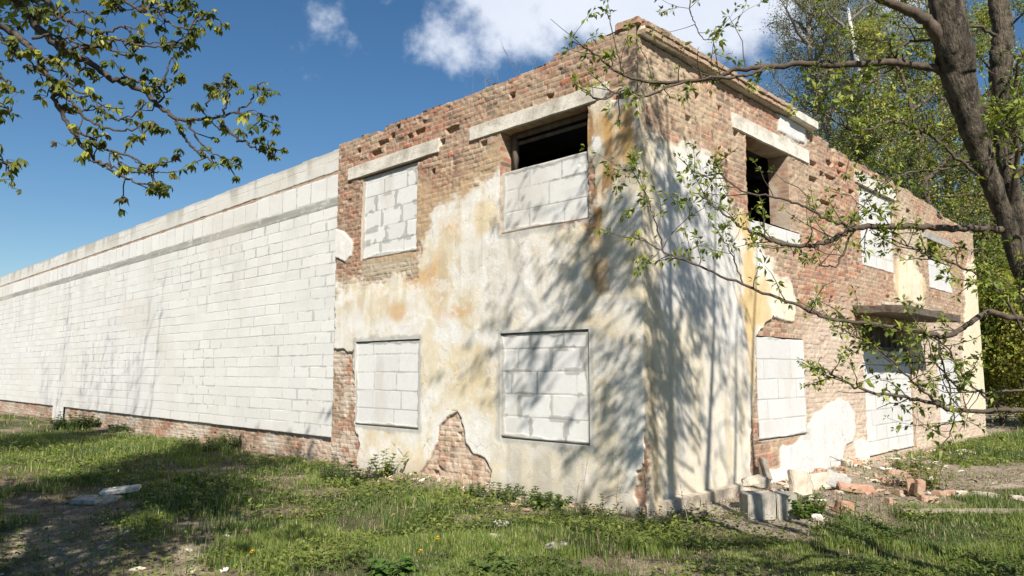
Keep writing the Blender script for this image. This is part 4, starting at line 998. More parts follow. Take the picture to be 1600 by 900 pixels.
for pts, r0, r1, lf in BRN:
    P = spline(mk(pts), 7); P += rng.normal(size=P.shape) * .005; n = len(P)
    bw.tube(P, np.linspace(r0 * .82, r1 * .8, n) + .001, 8 if r0 > .015 else 6)
    Lp = np.linalg.norm(np.diff(P, axis=0), axis=1).sum()
    for _ in range(int(Lp * 9.5 * (0.5 + lf * .6))):
        i = int(n * rng.uniform(.22, .99)); i = min(max(i, 1), n - 2); d = unit(P[i + 1] - P[i])
        v = perp(d, rng); v = unit(v + np.array([0, 0, .35]) + d * .6)
        sprig(P[i], v, rng.uniform(.10, .42), rng, min(.0045, r0 * .4), lf)
    tuft(LV, P[-1], unit(P[-1] - P[-2]), rng, .055, leafcol(rng), 9)
# the crown above the picture
def limb(p, d, L, r, rng, lev, dens):
    P = walk(p, d, L, 7, rng, .16, .05); (bw if lev < 2 else twg).tube(P, np.linspace(r, r * .35, 8), 6 if lev < 2 else 4)
    if lev < 2:
        for k in range(int(6 + 3 * (lev == 0))):
            i = rng.integers(2, 8); dd = unit(unit(P[i] - P[i - 1]) + perp(d, rng) * 1.0)
            limb(P[i], dd, L * rng.uniform(.38, .6), r * .45, rng, lev + 1, dens)
    else:
        for i in range(2, 8):
            if rng.random() < dens: tuft(LV, P[i], unit(P[i] - P[i - 1]), rng, rng.uniform(.06, .09), leafcol(rng), 5)
for (P, R) in ends:
    m_ = len(P)
    for k in range(2):
        i = int(m_ * rng.uniform(.8, .99)); 
        d = unit(np.array([-.25, .05, .55]) + rng.normal(size=3) * np.array([.75, .75, .3]))
        limb(P[i], d, rng.uniform(1.4, 2.6), R[i] * .4, rng, 0, .2)
for (x, y, z, dx, dy, dz, L, dn) in ((4.2, -1.9, 5.6, -.3, -.9, .55, 2.4, .6), (4.1, -1.9, 6.2, -.35, -.9, .6, 2.5, .6), (4.2, -1.9, 6.6, .1, -.9, .7, 1.5, .95), (4.0, -1.8, 6.8, -.5, -.7, .6, 1.5, .95), (4.2, -1.9, 7.2, -.1, -.8, .7, 1.6, .95),
        (4.1, -2.0, 5.0, -.1, -1, .45, 1.5, .9), (4.2, -2.0, 4.8, -.1, -1, .4, 1.4, .6), (4.2, -1.9, 6.0, -.1, -.9, .5, 1.4, .95), (4.2, -1.9, 5.4, .0, -.9, .5, 1.4, .9), (4.3, -1.8, 7.6, -.1, -.7, .7, 1.6, .8)):
    limb((x, y, z), (dx, dy, dz), L, .018, rng, 0, dn * .8)
link('branches', bw.mesh('branches'), M_TWIG, maple); link('twigs', twg.mesh('twigs'), M_TWIG, maple)
link('foliage', LV.mesh('foliage'), M_LEAF, maple)
for ch in maple.children: ch.matrix_parent_inverse = Matrix.Translation(-maple.location)

# ---------------------------------------------------------------- the chestnut whose boughs hang in from the left
rng = np.random.default_rng(23); MSC = 1.0
CT = CAM + FH * 1.0 + CR * -3.6; CT[2] = 0
ches = empty('chestnut_tree', tuple(CT)); props(ches, 'horse chestnut with drooping half-open leaves hanging into the upper left corner', 'tree')
tw = Wood(); bw = Wood(); LV = Leaves(); twg = Wood()
top = CT + np.array([-.3, .4, 6.5])
P = spline([CT + np.array([0, 0, -.1]), CT + np.array([.05, 0, 1.2]), CT + np.array([-.05, .1, 3.2]), CT + np.array([-.2, .2, 5.0]), top], 8)
tw.tube(P, np.interp(np.linspace(0, 1, len(P)), [0, .06, .5, 1], [.36, .27, .2, .08]), 16, rough=.03, rng=rng)
link('trunk', tw.mesh('trunk'), M_BARK, ches)
CB = [([(-330, -190, 3.2), (-150, -60, 3.8), (0, -12, 4.2), (32, 7, 4.3), (68, 53, 4.35), (107, 82, 4.4), (142, 100, 4.4), (178, 124, 4.45), (220, 139, 4.5), (245, 164, 4.5), (277, 185, 4.5), (310, 186, 4.5), (341, 183, 4.5), (372, 176, 4.5)], .032, .006),
      ([(341, 186, 4.5), (356, 203, 4.5), (370, 217, 4.5), (390, 225, 4.5), (412, 236, 4.5), (430, 234, 4.5), (444, 232, 4.5)], .010, .004),
      ([(274, 190, 4.5), (285, 210, 4.5), (299, 228, 4.5), (320, 245, 4.5), (340, 257, 4.5), (366, 257, 4.5)], .010, .004), ([(292, 186, 4.5), (305, 212, 4.52), (322, 232, 4.54), (345, 246, 4.55), (368, 252, 4.55)], .008, .003),
      ([(345, 183, 4.5), (354, 165, 4.48), (356, 142, 4.46), (352, 122, 4.45)], .008, .004), ([(320, 165, 4.5), (338, 142, 4.5), (345, 132, 4.5), (352, 118, 4.5)], .007, .003), ([(370, 176, 4.5), (390, 160, 4.5), (400, 140, 4.5), (404, 128, 4.5)], .007, .003), ([(368, 177, 4.5), (392, 178, 4.5), (414, 180, 4.5)], .006, .003),
      ([(-330, -120, 3.4), (-120, -10, 3.9), (0, 39, 4.2), (30, 58, 4.2), (57, 82, 4.2), (70, 110, 4.2), (80, 140, 4.2), (92, 165, 4.2), (114, 203, 4.2), (139, 242, 4.2), (160, 258, 4.2), (190, 276, 4.2), (213, 284, 4.2), (249, 288, 4.2)], .024, .004),
      ([(-100, -80, 4.5), (40, -20, 4.6), (96, 25, 4.6), (120, 40, 4.6), (142, 53, 4.6), (167, 50, 4.6), (190, 42, 4.6), (215, 45, 4.6)], .022, .004),
      ([(60, -60, 4.7), (150, -25, 4.7), (196, 0, 4.7), (222, 18, 4.7), (245, 5, 4.7), (252, 20, 4.7), (262, 34, 4.7), (295, 44, 4.7), (310, 32, 4.7), (330, 26, 4.7), (348, 36, 4.7)], .014, .004),
      ([(105, 82, 4.4), (130, 70, 4.4), (160, 72, 4.4), (185, 60, 4.4), (210, 68, 4.4), (240, 72, 4.4), (270, 70, 4.4), (285, 58, 4.4)], .010, .004), ([(150, 60, 4.6), (170, 75, 4.6), (200, 85, 4.6), (230, 65, 4.6), (262, 72, 4.6)], .009, .004),
      ([(178, 124, 4.45), (205, 122, 4.4), (232, 138, 4.4), (255, 125, 4.4), (262, 104, 4.4), (268, 88, 4.4)], .009, .004), ([(245, 164, 4.5), (262, 140, 4.5), (272, 130, 4.5), (285, 126, 4.5)], .007, .003),
      ([(92, 165, 4.2), (120, 178, 4.25), (150, 168, 4.3), (175, 185, 4.3), (205, 180, 4.3), (228, 160, 4.3)], .009, .004), ([(85, 150, 4.2), (110, 155, 4.2), (135, 185, 4.2), (165, 200, 4.2), (200, 205, 4.2), (228, 195, 4.2), (245, 200, 4.2)], .010, .004),
      ([(114, 203, 4.2), (140, 215, 4.2), (170, 235, 4.2), (205, 245, 4.2), (232, 262, 4.2), (258, 255, 4.2), (282, 245, 4.2)], .009, .004), ([(150, 252, 4.2), (180, 262, 4.2), (215, 270, 4.2), (245, 268, 4.2), (270, 270, 4.2)], .007, .003),
      ([(65, 90, 4.2), (95, 105, 4.2), (115, 140, 4.2), (140, 150, 4.2), (162, 175, 4.2)], .009, .004), ([(50, 60, 4.3), (90, 55, 4.3), (120, 70, 4.3), (135, 95, 4.3), (125, 115, 4.3)], .009, .004),
      ([(-60, 30, 4.0), (0, 62, 4.1), (20, 80, 4.1), (45, 95, 4.1), (70, 118, 4.1)], .010, .004), ([(-80, 90, 4.0), (-20, 118, 4.0), (5, 122, 4.0), (18, 132, 4.0)], .010, .004), ([(-90, 160, 4.0), (-30, 160, 4.0), (5, 168, 4.0), (20, 172, 4.0)], .009, .004), ([(-90, 215, 4.0), (-20, 240, 4.0), (5, 252, 4.0), (18, 258, 4.0)], .009, .004),
      ([(0, -30, 4.2), (60, 10, 4.3), (80, 30, 4.3), (110, 20, 4.3), (140, 15, 4.3)], .010, .004), ([(100, -40, 4.6), (170, -5, 4.6), (185, 12, 4.6), (176, 6, 4.6)], .008, .004), ([(230, -30, 4.7), (270, -5, 4.7), (292, 5, 4.7)], .007, .003)]
def ccol(rng, px=0):
    r = rng.random()
    return (.095, .125, .028) if r < .5 else ((.165, .19, .04) if r < .74 else ((.10, .08, .028) if r < .79 else (.34, .35, .07)))
def cspur(p, d, L, rng, dens=1.0):
    Q = walk(p, d, L, 3, rng, .3, -.02); twg.tube(Q, np.linspace(.0042, .003, 4), 4)
    for q in (Q[-1], Q[-1], Q[2]):
        if rng.random() < .8 * dens:
            e = unit(rng.normal(size=3) * np.array([1, 1, .5]) + np.array([0, 0, .2])); q2 = q + e * rng.uniform(.015, .05); twg.tube(np.array([q, q2]), [.0016, .0014], 3)
            palm(LV, q2, rng, rng.uniform(.034, .072), ccol(rng))
for pts, r0, r1 in CB:
    Q0 = mk(pts)                                                    # carried back, outside the view, to the bough or trunk it grows from
    if pts[0][0] < -250: Q0 = np.vstack([[CT + np.array([0, 0, 3.0 if pts[0][1] < -150 else 2.7])], Q0])
    elif pts[0][1] < -20: Q0 = np.vstack([mk([(-330, -190, 3.2), (-150, -110, 3.9)]), Q0])
    elif pts[0][0] < -50: Q0 = np.vstack([mk([(-330, -120, 3.4), (-150, 10, 3.8)]), Q0])
    P = spline(Q0, 6); P += rng.normal(size=P.shape) * .006; n = len(P)
    bw.tube(P, np.linspace(r0, r1, n), 8 if r0 > .015 else 5)
    Lp = np.linalg.norm(np.diff(P, axis=0), axis=1).sum()
    for _ in range(int(2 + Lp * (6.0 if r0 < .02 else 3.0))):
        i = int(n * rng.uniform(.3 if r0 > .02 else .1, .995)); i = min(max(i, 1), n - 2); d = unit(P[i + 1] - P[i])
        cspur(P[i], unit(perp(d, rng) + d * .5), rng.uniform(.03, .16), rng)
    cspur(P[-2], unit(P[-1] - P[-2]), .04, rng)
def climb(p, d, L, r, rng, lev):
    Q = walk(p, d, L, 7, rng, .15, .0); bw.tube(Q, np.linspace(r, r * .35, 8), 5)
    if lev < 2:
        for k in range(5):
            i = rng.integers(2, 8); climb(Q[i], unit(unit(Q[i] - Q[i - 1]) + perp(unit(np.array(d)), rng) * .9), L * rng.uniform(.35, .55), r * .45, rng, lev + 1)
    else:
        for i in range(2, 8):
            for _ in range(1): palm(LV, Q[i] + rng.normal(size=3) * .2, rng, rng.uniform(.10, .15), ccol(rng))
for k in range(13):
    a = k * 2.4 + .3; zz = 2.9 + k * .3
    hd = np.array([math.cos(a), math.sin(a), 0])
    if hd @ CR > .1 and hd @ FH > -.3: hd = hd - CR * 1.0 + FH * -.3
    climb(CT + np.array([0, 0, zz + 1.0]), unit(hd + np.array([0, 0, .55])), rng.uniform(1.6, 2.6), .05, rng, 0)
for k in range(9):
    z0 = rng.uniform(5.0, 6.6); d = unit(FH * rng.uniform(.5, 1.0) + CR * rng.uniform(-.5, .35) + np.array([0, 0, rng.uniform(.25, .6)]))
    climb(CT + np.array([-.2, .2, z0]), d, rng.uniform(2.2, 3.6), .05, rng, 0)
P = spline([top, top + np.array([.1, -.1, 2.0]), top + np.array([-.1, .1, 3.9])], 8); bw.tube(P, np.linspace(.06, .008, len(P)), 8)
for k in range(11):
    i = int(rng.uniform(2, len(P) - 1)); a = k * 2.4; climb(P[i], unit(np.array([math.cos(a), math.sin(a), 1.1])), rng.uniform(1.4, 2.2), .022, rng, 0)
link('branches', bw.mesh('branches'), M_CTWIG, ches); link('twigs', twg.mesh('twigs'), M_CTWIG, ches); link('foliage', LV.mesh('foliage', .25, .12), M_CLEAF, ches)
for ch in ches.children: ch.matrix_parent_inverse = Matrix.Translation(-ches.location)

# ---------------------------------------------------------------- trees behind the building
def far_tree(px, dep, H, spread, seed, label, bark, leaf, dens=1.0, lsize=.10, base_frac=.25, up=.55, mains=16, twig_r=.012, name='broadleaf_tree', grp=None, lean=0.0):
    r_ = np.random.default_rng(seed)
    b = CAM + FH * dep + CR * ((px - 800) / F_PX * dep); b[2] = -.05
    root = empty(name, tuple(b)); props(root, label, 'tree', grp)
    T = Wood(); B = Wood(); TW = Wood(); L_ = Leaves()
    P = walk((0., 0., 0.), (lean, 0, 1), H * .93, 14, r_, .05, .06); R = np.linspace(H * .016, H * .002, 15); T.tube(P, R, 8)
    pos = []
    for k in range(mains):
        f = base_frac + (1 - base_frac) * (k + r_.random()) / mains; i = min(13, int(f * 14)); p = P[i] + (P[i + 1] - P[i]) * (f * 14 - i) if i < 14 else P[-1]
        a = k * 2.4 + r_.normal() * .4; w = spread * (1.0 - .5 * max(0, (f - .45) / .55) ** 1.5) * r_.uniform(.7, 1.1)
        d = unit(np.array([math.cos(a), math.sin(a), up * r_.uniform(.6, 1.6)])); Q = walk(p, d, w, 7, r_, .13, .05); B.tube(Q, np.linspace(.011 * H * (1 - f * .7), .012, 8), 5)
        for s in range(7):
            j = r_.integers(2, 8); dd = unit(unit(Q[j] - Q[j - 1]) + perp(d, r_) * .95); S_ = walk(Q[j], dd, w * r_.uniform(.25, .5), 5, r_, .2, .03); TW.tube(S_, np.linspace(twig_r * 1.4, twig_r * .6, 6), 4)
            for t in range(6):
                m_ = r_.integers(1, 6); d3 = unit(unit(S_[m_] - S_[m_ - 1]) + perp(dd, r_) * 1.1); U = walk(S_[m_], d3, w * r_.uniform(.12, .28), 3, r_, .3, .0); TW.tube(U, np.linspace(twig_r * .7, twig_r * .35, 4), 3)
                pos.append(U)
    for U in pos:
        for q in U[1:]:
            for _ in range(int(dens * 5 + r_.random())):
                c = np.array(leaf) * r_.uniform(.6, 1.35) * np.array([r_.uniform(.85, 1.25), 1, 1])
                L_.add(q + r_.normal(size=3) * .16, r_.normal(size=3), unit(r_.normal(size=3) + np.array([0, 0, .8])), lsize * r_.uniform(.7, 1.3), lsize * r_.uniform(.3, .45), c)
    link('trunk', T.mesh('trunk'), bark, root); link('branches', B.mesh('branches'), M_GTWIG if bark is M_BIRCH else bark, root); link('twigs', TW.mesh('twigs'), M_GTWIG, root)
    if L_.count(): link('foliage', L_.mesh('foliage'), M_LEAF, root)
    return root
YG, MG, DG, GG = (.29, .31, .065), (.19, .225, .055), (.09, .12, .045), (.25, .26, .13)
GRP = 'trees behind the building'
far_tree(1325, 33, 24, 4.0, 1, 'tall grey twiggy tree, barely in leaf, rising over the broken parapet', M_GTWIG, GG, 1.25, .075, .28, .75, 40, .015, 'willow_tree', GRP)
far_tree(1425, 29, 21, 3.2, 2, 'white-trunked birch rising behind the roof', M_BIRCH, GG, 1.1, .075, .3, .8, 26, .012, 'birch_tree', GRP)
far_tree(1345, 27, 10.0, 3.2, 3, 'small dark green tree behind the parapet left of the birch', M_TWIG, DG, 1.2, .10, .25, .5, 18, .012, 'broadleaf_tree', GRP)
far_tree(1400, 31, 13.0, 4.0, 4, 'mid green tree behind the birch', M_TWIG, MG, 1.1, .11, .25, .6, 18, .012, 'broadleaf_tree', GRP)
far_tree(1478, 27, 16, 3.4, 5, 'bright yellow-green tree right of the birch', M_TWIG, YG, 1.2, .10, .2, .6, 18, .012, 'broadleaf_tree', GRP)
far_tree(1548, 30, 20, 4.0, 6, 'tall loose green tree behind the far end of the side wall', M_TWIG, MG, 1.2, .11, .15, .6, 20, .012, 'broadleaf_tree', GRP)
far_tree(1610, 27, 18, 4.0, 7, 'yellow-green tree at the right edge behind the maple', M_TWIG, YG, 1.1, .10, .15, .55, 20, .012, 'broadleaf_tree', GRP)
far_tree(1580, 38, 16, 5.0, 8, 'farthest dark green tree at the right edge', M_TWIG, DG, 1.6, .14, .1, .5, 20, .014, 'broadleaf_tree', GRP)
far_tree(1500, 40, 27, 5.0, 9, 'tall pale twiggy tree farthest back behind the roof', M_GTWIG, GG, .9, .11, .2, .6, 20, .014, 'broadleaf_tree', GRP)
for k, (px, dep, H, sp, c, lab) in enumerate(((1556, 23.5, 4.6, 2.0, YG, 'bright young shrub tight behind the end of the side wall'), (1592, 24.5, 5.4, 2.4, MG, 'mid green shrub at the right edge behind the lowest branches'), (1640, 22, 4.4, 2.4, YG, 'yellow-green shrub cut by the right edge of the picture'), (1572, 31, 7, 3.0, MG, 'taller green shrub behind the bright young one'))):
    far_tree(px, dep, H, sp, 40 + k, lab, M_TWIG, c, 2.0, .10, .06, .5, 18, .010, 'shrub', 'shrubs beyond the side wall')
far_tree(1392, 37, 26, 4.8, 10, 'pale grey-green tree right behind the birch, finely twigged', M_GTWIG, GG, 1.2, .085, .25, .7, 36, .015, 'willow_tree', GRP)
def osier(px, dep, H, seed, label, n=12):
    r_ = np.random.default_rng(seed); b = CAM + FH * dep + CR * ((px - 800) / F_PX * dep); b[2] = -.05
    root = empty('osier_tree', tuple(b)); props(root, label, 'tree', 'slim trees left of the view'); T = Wood(); L_ = Leaves()
    for k in range(n):
        a = r_.uniform(0, 6.28); h = H * r_.uniform(.86, 1.04)
        P = walk((math.cos(a) * .12, math.sin(a) * .12, 0.), (math.cos(a) * .10, math.sin(a) * .10, 1), h, 16, r_, .035, .03); T.tube(P, np.linspace(.032, .006, 17), 5)
        for i in range(8, 17):
            for _ in range(3):
                U = walk(P[i], unit(P[i] - P[i - 1] + perp((0, 0, 1), r_) * .6), r_.uniform(.25, .8), 3, r_, .15); T.tube(U, [.006, .005, .004, .003], 3)
                for u_ in U[1:]: L_.add(u_, r_.normal(size=3), (0, 0, 1), r_.uniform(.05, .09), .022, (.17, .2, .05))
    link('stems', T.mesh('stems'), M_TWIG, root); link('foliage', L_.mesh('foliage'), M_LEAF, root)
for k, (px, dep, H) in enumerate(((-345, 16.1, 12.7), (-330, 12.6, 12.2), (-300, 10.4, 11.9))):
    osier(px, dep, H, 60 + k, ('many-stemmed slim tree standing left of the view, farthest of the row', 'many-stemmed slim tree standing left of the view, middle of the row', 'many-stemmed slim tree standing left of the view, nearest of the row')[k], 9)
far_tree(-182, 6.1, 9.2, 1.5, 71, 'unseen young tree added just left of the view to shade the grass', M_TWIG, MG, 1.0, .09, .55, 1.0, 20, .010, 'broadleaf_tree', 'unseen trees added for shade')  # this tree and the next are unseen, added to dapple the left grass
far_tree(-274, 11, 9.4, 1.9, 72, 'unseen young tree added left of the view to shade the grass, the farther one', M_TWIG, MG, 1.0, .10, .5, 1.0, 20, .010, 'broadleaf_tree', 'unseen trees added for shade')
# bare shrub rooted in the roof
rng = np.random.default_rng(9); q = on_left(697, 158, -.6); rs = empty('roof_shrub', (q[0], .6, 5.7)); props(rs, 'thin bare shrub sprouting from the roof behind the parapet', 'shrub'); T = Wood()
for k in range(16):
    Q = walk((rng.normal() * .35, rng.normal() * .1, 0), (rng.normal() * .18, rng.normal() * .15, 1), rng.uniform(.7, 1.25), 6, rng, .10, .05); T.tube(Q, np.linspace(.006, .002, 7), 4)
    for _ in range(4):
        i = rng.integers(2, 6); T.tube(walk(Q[i], unit(Q[i] - Q[i - 1] + perp(np.array([0, 0, 1.]), rng) * .5), rng.uniform(.1, .3), 3, rng, .2), [.003, .002, .002, .0015], 3)
link('stems', T.mesh('stems'), M_GTWIG, rs)

# ================================================================== WEEDS, GRASS
def weed(px, py, label, h=.35, n=9, col=(.10, .15, .03), lsize=.07, spread=.18, seed=0, name='weed', z=0, p=None, grp=None, lean=0):
    r_ = np.random.default_rng(900 + seed); b = GP(px, py) if p is None else np.array(p)
    root = empty(name, tuple(b)); props(root, label, 'weed', grp); T = Wood(); L_ = Leaves()
    for k in range(n):
        a = r_.uniform(0, 6.28); q = np.array([math.cos(a), math.sin(a), 0]) * spread * r_.random() ** .6
        P = walk(q, (math.cos(a) * .6 + r_.normal() * .25, math.sin(a) * .6 + r_.normal() * .25, 1), h * r_.uniform(.5, 1.05), 6, r_, .12, .02); T.tube(P, np.linspace(.004, .002, 7), 4)
        for i in range(1, 7):
            for s in range(3):
                th = i * 1.57 + s * 2.1 + r_.normal() * .3; d = np.array([math.cos(th), math.sin(th), .25 + .3 * (i > 4)])
                L_.add(P[i], d, (0, 0, 1), lsize * r_.uniform(.7, 1.4) * (1.15 - .06 * i), lsize * r_.uniform(.26, .42), np.array(col) * r_.uniform(.7, 1.35))
    link('stem', T.mesh('stem'), M_GRASSTEM, root); link('foliage', L_.mesh('foliage', .3, .3), M_LEAF, root); return root
M_GRASSTEM = two_tone('green_stem', (.12, .14, .05), (.16, .13, .06), scale=20)
weed(602, 742, 'yellow-green upright weed at the wall foot under the left ground-floor window', .42, 10, (.19, .23, .04), .09, .12, 1)
weed(655, 742, 'small weed at the left foot of the exposed brick patch', .28, 6, (.10, .16, .05), .07, .08, 2)
weed(682, 738, 'climbing weed growing up the exposed brick patch', .55, 7, (.14, .16, .04), .07, .08, 3)
weed(775, 778, 'dark green nettle clump at the wall foot before the right ground-floor window', .24, 20, (.09, .14, .04), .07, .32, 4)
weed(722, 772, 'low grey-green weed under the exposed brick patch', .14, 10, (.12, .15, .07), .06, .22, 14)
weed(852, 790, 'broad dark weed clump right of the nettles at the wall foot', .20, 18, (.09, .14, .035), .08, .3, 5)
weed(560, 752, 'dark tall weed clump left of the yellow-green weed', .40, 26, (.06, .10, .03), .08, .5, 6)
weed(925, 806, 'ragged weed under the grey lower wall by the corner', .20, 9, (.10, .12, .04), .06, .3, 7)
weed(1050, 815, 'low dark weed clump just in front of the building corner', .16, 18, (.08, .12, .035), .06, .45, 8)
weed(1256, 806, 'bright green tuft beside the right concrete block', .27, 34, (.13, .20, .04), .07, .17, 9)
weed(1456, 765, 'yellow-green young shrub standing in the brick rubble', .62, 22, (.19, .22, .045), .07, .2, 10)
weed(118, 668, 'round dark shrub at the gap in the brick plinth', .5, 60, (.07, .11, .03), .12, .5, 11)
weed(215, 672, 'dark weed clump along the plinth right of the round shrub', .2, 50, (.09, .14, .04), .10, .8, 12)
weed(330, 700, 'tall pale weed clump in front of the plinth', .32, 60, (.13, .17, .05), .09, .7, 13)
weed(1420, 735, 'low weed at the wall foot right of the doorway', .25, 16, (.12, .16, .05), .07, .3, 15)
weed(610, 898, 'broad bright leaf clump at the bottom edge of the picture', .12, 12, (.10, .175, .035), .085, .14, 16)
weed(765, 893, 'pale broad-leaved clump at the bottom edge right of the bright one', .11, 12, (.12, .18, .045), .08, .16, 17)
# dry stalks by the corner
for k, (px, py, h, lab) in enumerate(((912, 800, .75, 'tall dry stalk standing under the grey lower wall'), (965, 808, .5, 'shorter dry stalk between the tall one and the corner'), (1075, 830, .55, 'dry stalk in front of the side wall ledge'), (748, 800, .4, 'thin dry stalk left of the nettle clump'))):
    rng = np.random.default_rng(60 + k); r_ = empty('dry_stalk', tuple(GP(px, py))); props(r_, lab, 'stalk', 'dry stalks by the wall'); T = Wood(); Q = walk((0, 0, 0), (.1, .05, 1), h, 8, rng, .07); T.tube(Q, np.linspace(.005, .002, 9), 4)
    for _ in range(7):
        i = rng.integers(3, 8); T.tube(walk(Q[i], unit(Q[i] - Q[i - 1] + perp(np.array([0, 0, 1.]), rng) * .7), rng.uniform(.05, .16), 3, rng, .2), [.0025, .002, .002, .003], 3)
    link('stem', T.mesh('stem'), M_PLANK, r_)
# dandelions
M_YEL, yt = new_mat('dandelion_yellow'); yb = nd(yt, 'ShaderNodeBsdfPrincipled'); yb.inputs['Base Color'].default_value = (.75, .50, .02, 1); yb.inputs['Roughness'].default_value = .7; yt.links.new(yb.outputs[0], nd(yt, 'ShaderNodeOutputMaterial').inputs[0])
for k, (px, py, lab) in enumerate(((682, 862, 'yellow dandelion in the grass below the exposed brick patch, the higher of two'), (655, 884, 'yellow dandelion in the grass, lower left of the other middle one'), (56, 878, 'orange-yellow dandelion on the bare earth at lower left'), (392, 884, 'yellow dandelion at the edge of the bare earth'))):
    r_ = empty('dandelion', tuple(GP(px, py))); props(r_, lab, 'flower', 'dandelions in the grass'); T = Wood(); T.tube(np.array([(0, 0, 0), (.005, 0, .06), (.012, .004, .12)]), [.003, .0025, .0025], 5); link('stem', T.mesh('stem'), M_GRASSTEM, r_)
    L_ = Leaves(); rng = np.random.default_rng(k)
    for j in range(60):
        a = rng.uniform(0, 6.28); e = rng.uniform(.1, 1.3); L_.add((.012, .004, .12), (math.cos(a) * math.cos(e), math.sin(a) * math.cos(e), math.sin(e)), (0, 0, 1), .026, .004, (.7, .5, .02))
    link('flower_head', L_.mesh('flower_head'), M_YEL, r_)

def scatter(n, d0, d1, r_, half=1.08):
    """points on the ground in the wedge in front of the camera, uniform per area"""
    dd = np.sqrt(r_.uniform(d0 ** 2, d1 ** 2, n)); lat = r_.uniform(-half, half, n) * dd
    x = CAM[0] + FH[0] * dd + CR[0] * lat; y = CAM[1] + FH[1] * dd + CR[1] * lat
    ok = ~((x < .12) & (y > -.10)); ok &= ~((x < -6.8) & (y > -.06))
    return x[ok], y[ok], dd[ok]
def blades(name, bands, seed, hmin, hmax, wid, colfn, keepfn, mat, bend=.5, kind='stuff', label=None):
    r_ = np.random.default_rng(seed); Vs = []; Cs = []
    for (n, d0, d1, ws, hs) in bands:
        x, y, dd = scatter(n, d0, d1, r_)
        kp = r_.random(len(x)) < keepfn(x, y); x, y, dd = x[kp], y[kp], dd[kp]
        m = len(x); z = GH(x, y) - .01
        hn = fbm(x * 1.1, y * 1.1, seed + 3, 4); h = (hmin + (hmax - hmin) * np.clip(hn * 2.6 - .80, 0.05, 1) * r_.uniform(.35, 1.0, m)) * hs
        w = wid * ws * r_.uniform(.6, 1.3, m); az = r_.uniform(0, 6.283, m); bd = r_.uniform(.1, 1.0, m) * bend
        fx, fy = np.cos(az), np.sin(az); sx, sy = -fy, fx
        b = np.stack([x, y, z], -1); F_ = np.stack([fx, fy, 0 * fx], -1); S_ = np.stack([sx, sy, 0 * fx], -1); Uz = np.array([0, 0, 1.0])
        h1 = h[:, None]; w1 = w[:, None]; b1 = bd[:, None]
        v0 = b - S_ * w1; v1 = b + S_ * w1; mid = b + Uz * h1 * .55 + F_ * h1 * b1 * .25; v2 = mid - S_ * w1 * .75; v3 = mid + S_ * w1 * .75
        tip = b + Uz * h1 * (1 - .25 * b1) + F_ * h1 * b1 * .8
        Vs.append(np.stack([v0, v1, v2, v3, tip], 1).reshape(-1, 3)); Cs.append(np.repeat(colfn(x, y, r_), 5, 0))
    V = np.concatenate(Vs); C = np.concatenate(Cs); nb = len(V) // 5; o = np.arange(nb)[:, None] * 5
    T = np.concatenate([o + [[0, 1, 3]], o + [[0, 3, 2]], o + [[2, 3, 4]]], 0)
    ob = link(name, np_mesh(name, V, None, T, C), mat); props(ob, label, None, None, kind); return ob
def gcol(x, y, r_):
    n = fbm(x * .8, y * .8, 61, 4); m = len(x); c = np.zeros((m, 3)) + np.array([.070, .122, .022])
    c = lerp(c, (.165, .225, .042), sst(.40, .60, n)); c = lerp(c, (.29, .28, .10), (r_.random(m) < .13) * .8); c = lerp(c, (.40, .34, .21), (r_.random(m) < .10) * 1.0)
    return c * r_.uniform(.7, 1.35, m)[:, None]
gkeep = lambda x, y: np.clip(1.02 - bare(x, y) * 1.08, .02, 1) * (.16 + .84 * sst(.36, .58, fbm(x * 2.1, y * 2.1, 63, 4)))
blades('grass', [(320000, 4.4, 8, 1.0, 1.0), (290000, 8, 12.5, 1.35, 1.1), (205000, 12.5, 21, 2.1, 1.25), (125000, 21, 48, 4.0, 1.3)], 71, .035, .19, .0030, gcol, gkeep, M_GRASS, .7)
def scol(x, y, r_):
    m = len(x); c = np.zeros((m, 3)) + np.array([.38, .31, .19]); c = lerp(c, (.22, .165, .10), r_.random(m)); return c * r_.uniform(.6, 1.2, m)[:, None]
skeep = lambda x, y: np.clip(.30 + .5 * bare(x, y) * sst(.4, .6, fbm(x * 1.2, y * 1.2, 64, 4)), 0, 1)
blades('dead_grass', [(125000, 4.4, 8, 1.0, .6), (110000, 8, 13, 1.2, .6), (42000, 13, 24, 2, .7)], 72, .02, .12, .0024, scol, skeep, M_STRAW, 2.4)
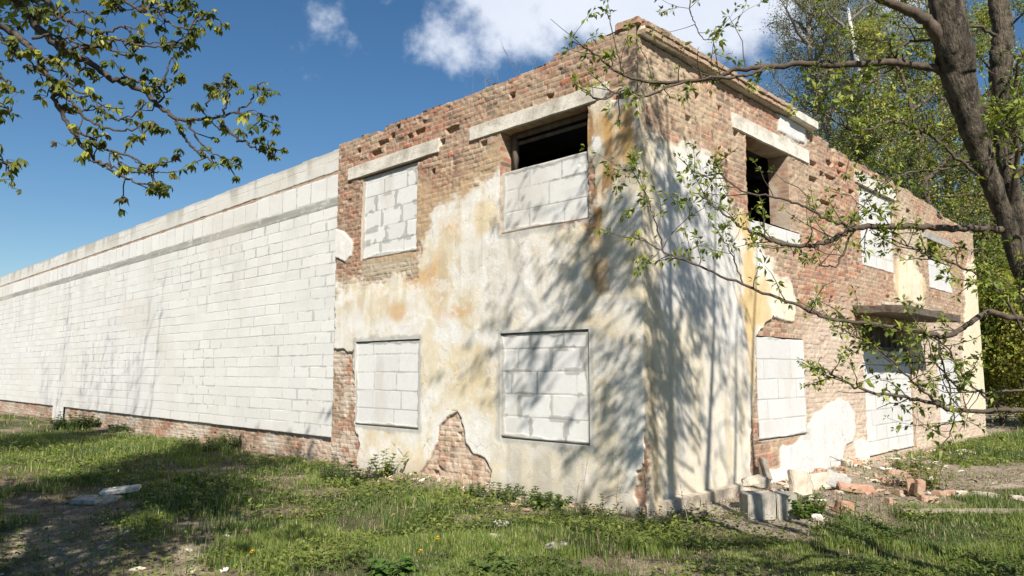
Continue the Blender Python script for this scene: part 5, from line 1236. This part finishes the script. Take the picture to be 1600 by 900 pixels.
# low broad-leaved weeds among the grass
def leafcarpet(name, n, d0, d1, size, seed, colfn, keepfn, mat, up=.5, hgt=.06):
    r_ = np.random.default_rng(seed); x, y, dd = scatter(n, d0, d1, r_); kp = r_.random(len(x)) < keepfn(x, y); x, y = x[kp], y[kp]; m = len(x)
    az = r_.uniform(0, 6.283, m); D = np.stack([np.cos(az), np.sin(az), r_.uniform(-.2, up, m)], -1)
    L_ = Leaves(); L_.p = np.stack([x, y, GH(x, y) + r_.uniform(.0, hgt, m)], -1); L_.d = D; L_.n = np.stack([r_.normal(size=m) * .3, r_.normal(size=m) * .3, np.ones(m)], -1)
    L_.l = size * r_.uniform(.5, 1.3, m); L_.w = L_.l * r_.uniform(.2, .36, m); L_.c = colfn(x, y, r_)
    ob = link(name, L_.mesh(name, .2, .15), mat); props(ob, None, None, None, 'stuff'); return ob
def wcol(x, y, r_):
    m = len(x); c = np.zeros((m, 3)) + np.array([.13, .17, .035]); c = lerp(c, (.24, .27, .065), r_.random(m)); c = lerp(c, (.08, .12, .03), (fbm(x, y, 65, 3) < .45) * .8); return c * r_.uniform(.75, 1.25, m)[:, None]
wkeep = lambda x, y: np.clip(1.05 - bare(x, y) * .95, .06, 1) * sst(.40, .56, fbm(x * 1.0, y * 1.0, 66, 4))
leafcarpet('ground_weeds', 125000, 4.6, 9, .05, 73, wcol, wkeep, M_LEAF, .9, .10)
leafcarpet('ground_weeds', 84000, 9, 18, .075, 74, wcol, wkeep, M_LEAF, .9, .13)
def lcol(x, y, r_):
    m = len(x); c = np.zeros((m, 3)) + np.array([.23, .165, .10]); c = lerp(c, (.12, .085, .06), r_.random(m)); return c * r_.uniform(.6, 1.3, m)[:, None]
leafcarpet('leaf_litter', 84000, 4.6, 13, .035, 75, lcol, lambda x, y: .18 + .7 * bare(x, y) * sst(.38, .6, fbm(x * 1.5, y * 1.5, 67, 4)), M_STRAW, .5, .015)

def ccol_(x, y, r_):
    m = len(x); c = np.zeros((m, 3)) + np.array([.50, .44, .35]); c = lerp(c, (.42, .24, .16), (r_.random(m) < .28) * 1.0); c = lerp(c, (.62, .59, .53), (r_.random(m) < .2) * 1.0); return c * r_.uniform(.55, 1.1, m)[:, None]
def ckeep(x, y):
    a = np.where((y > 1.2) & (y < 9), np.exp(-np.maximum(x, 0) / .75), 0); b_ = np.where((x < .3) & (x > -5.6), np.exp(-np.maximum(-y, 0) / .28), 0)
    return np.clip(np.maximum(a, b_ * .7), 0, 1) * sst(.30, .6, fbm(x * 1.7, y * 1.7, 68, 4))
leafcarpet('mortar_crumbs', 210000, 7.5, 19, .030, 76, ccol_, ckeep, M_STRAW, .9, .02)
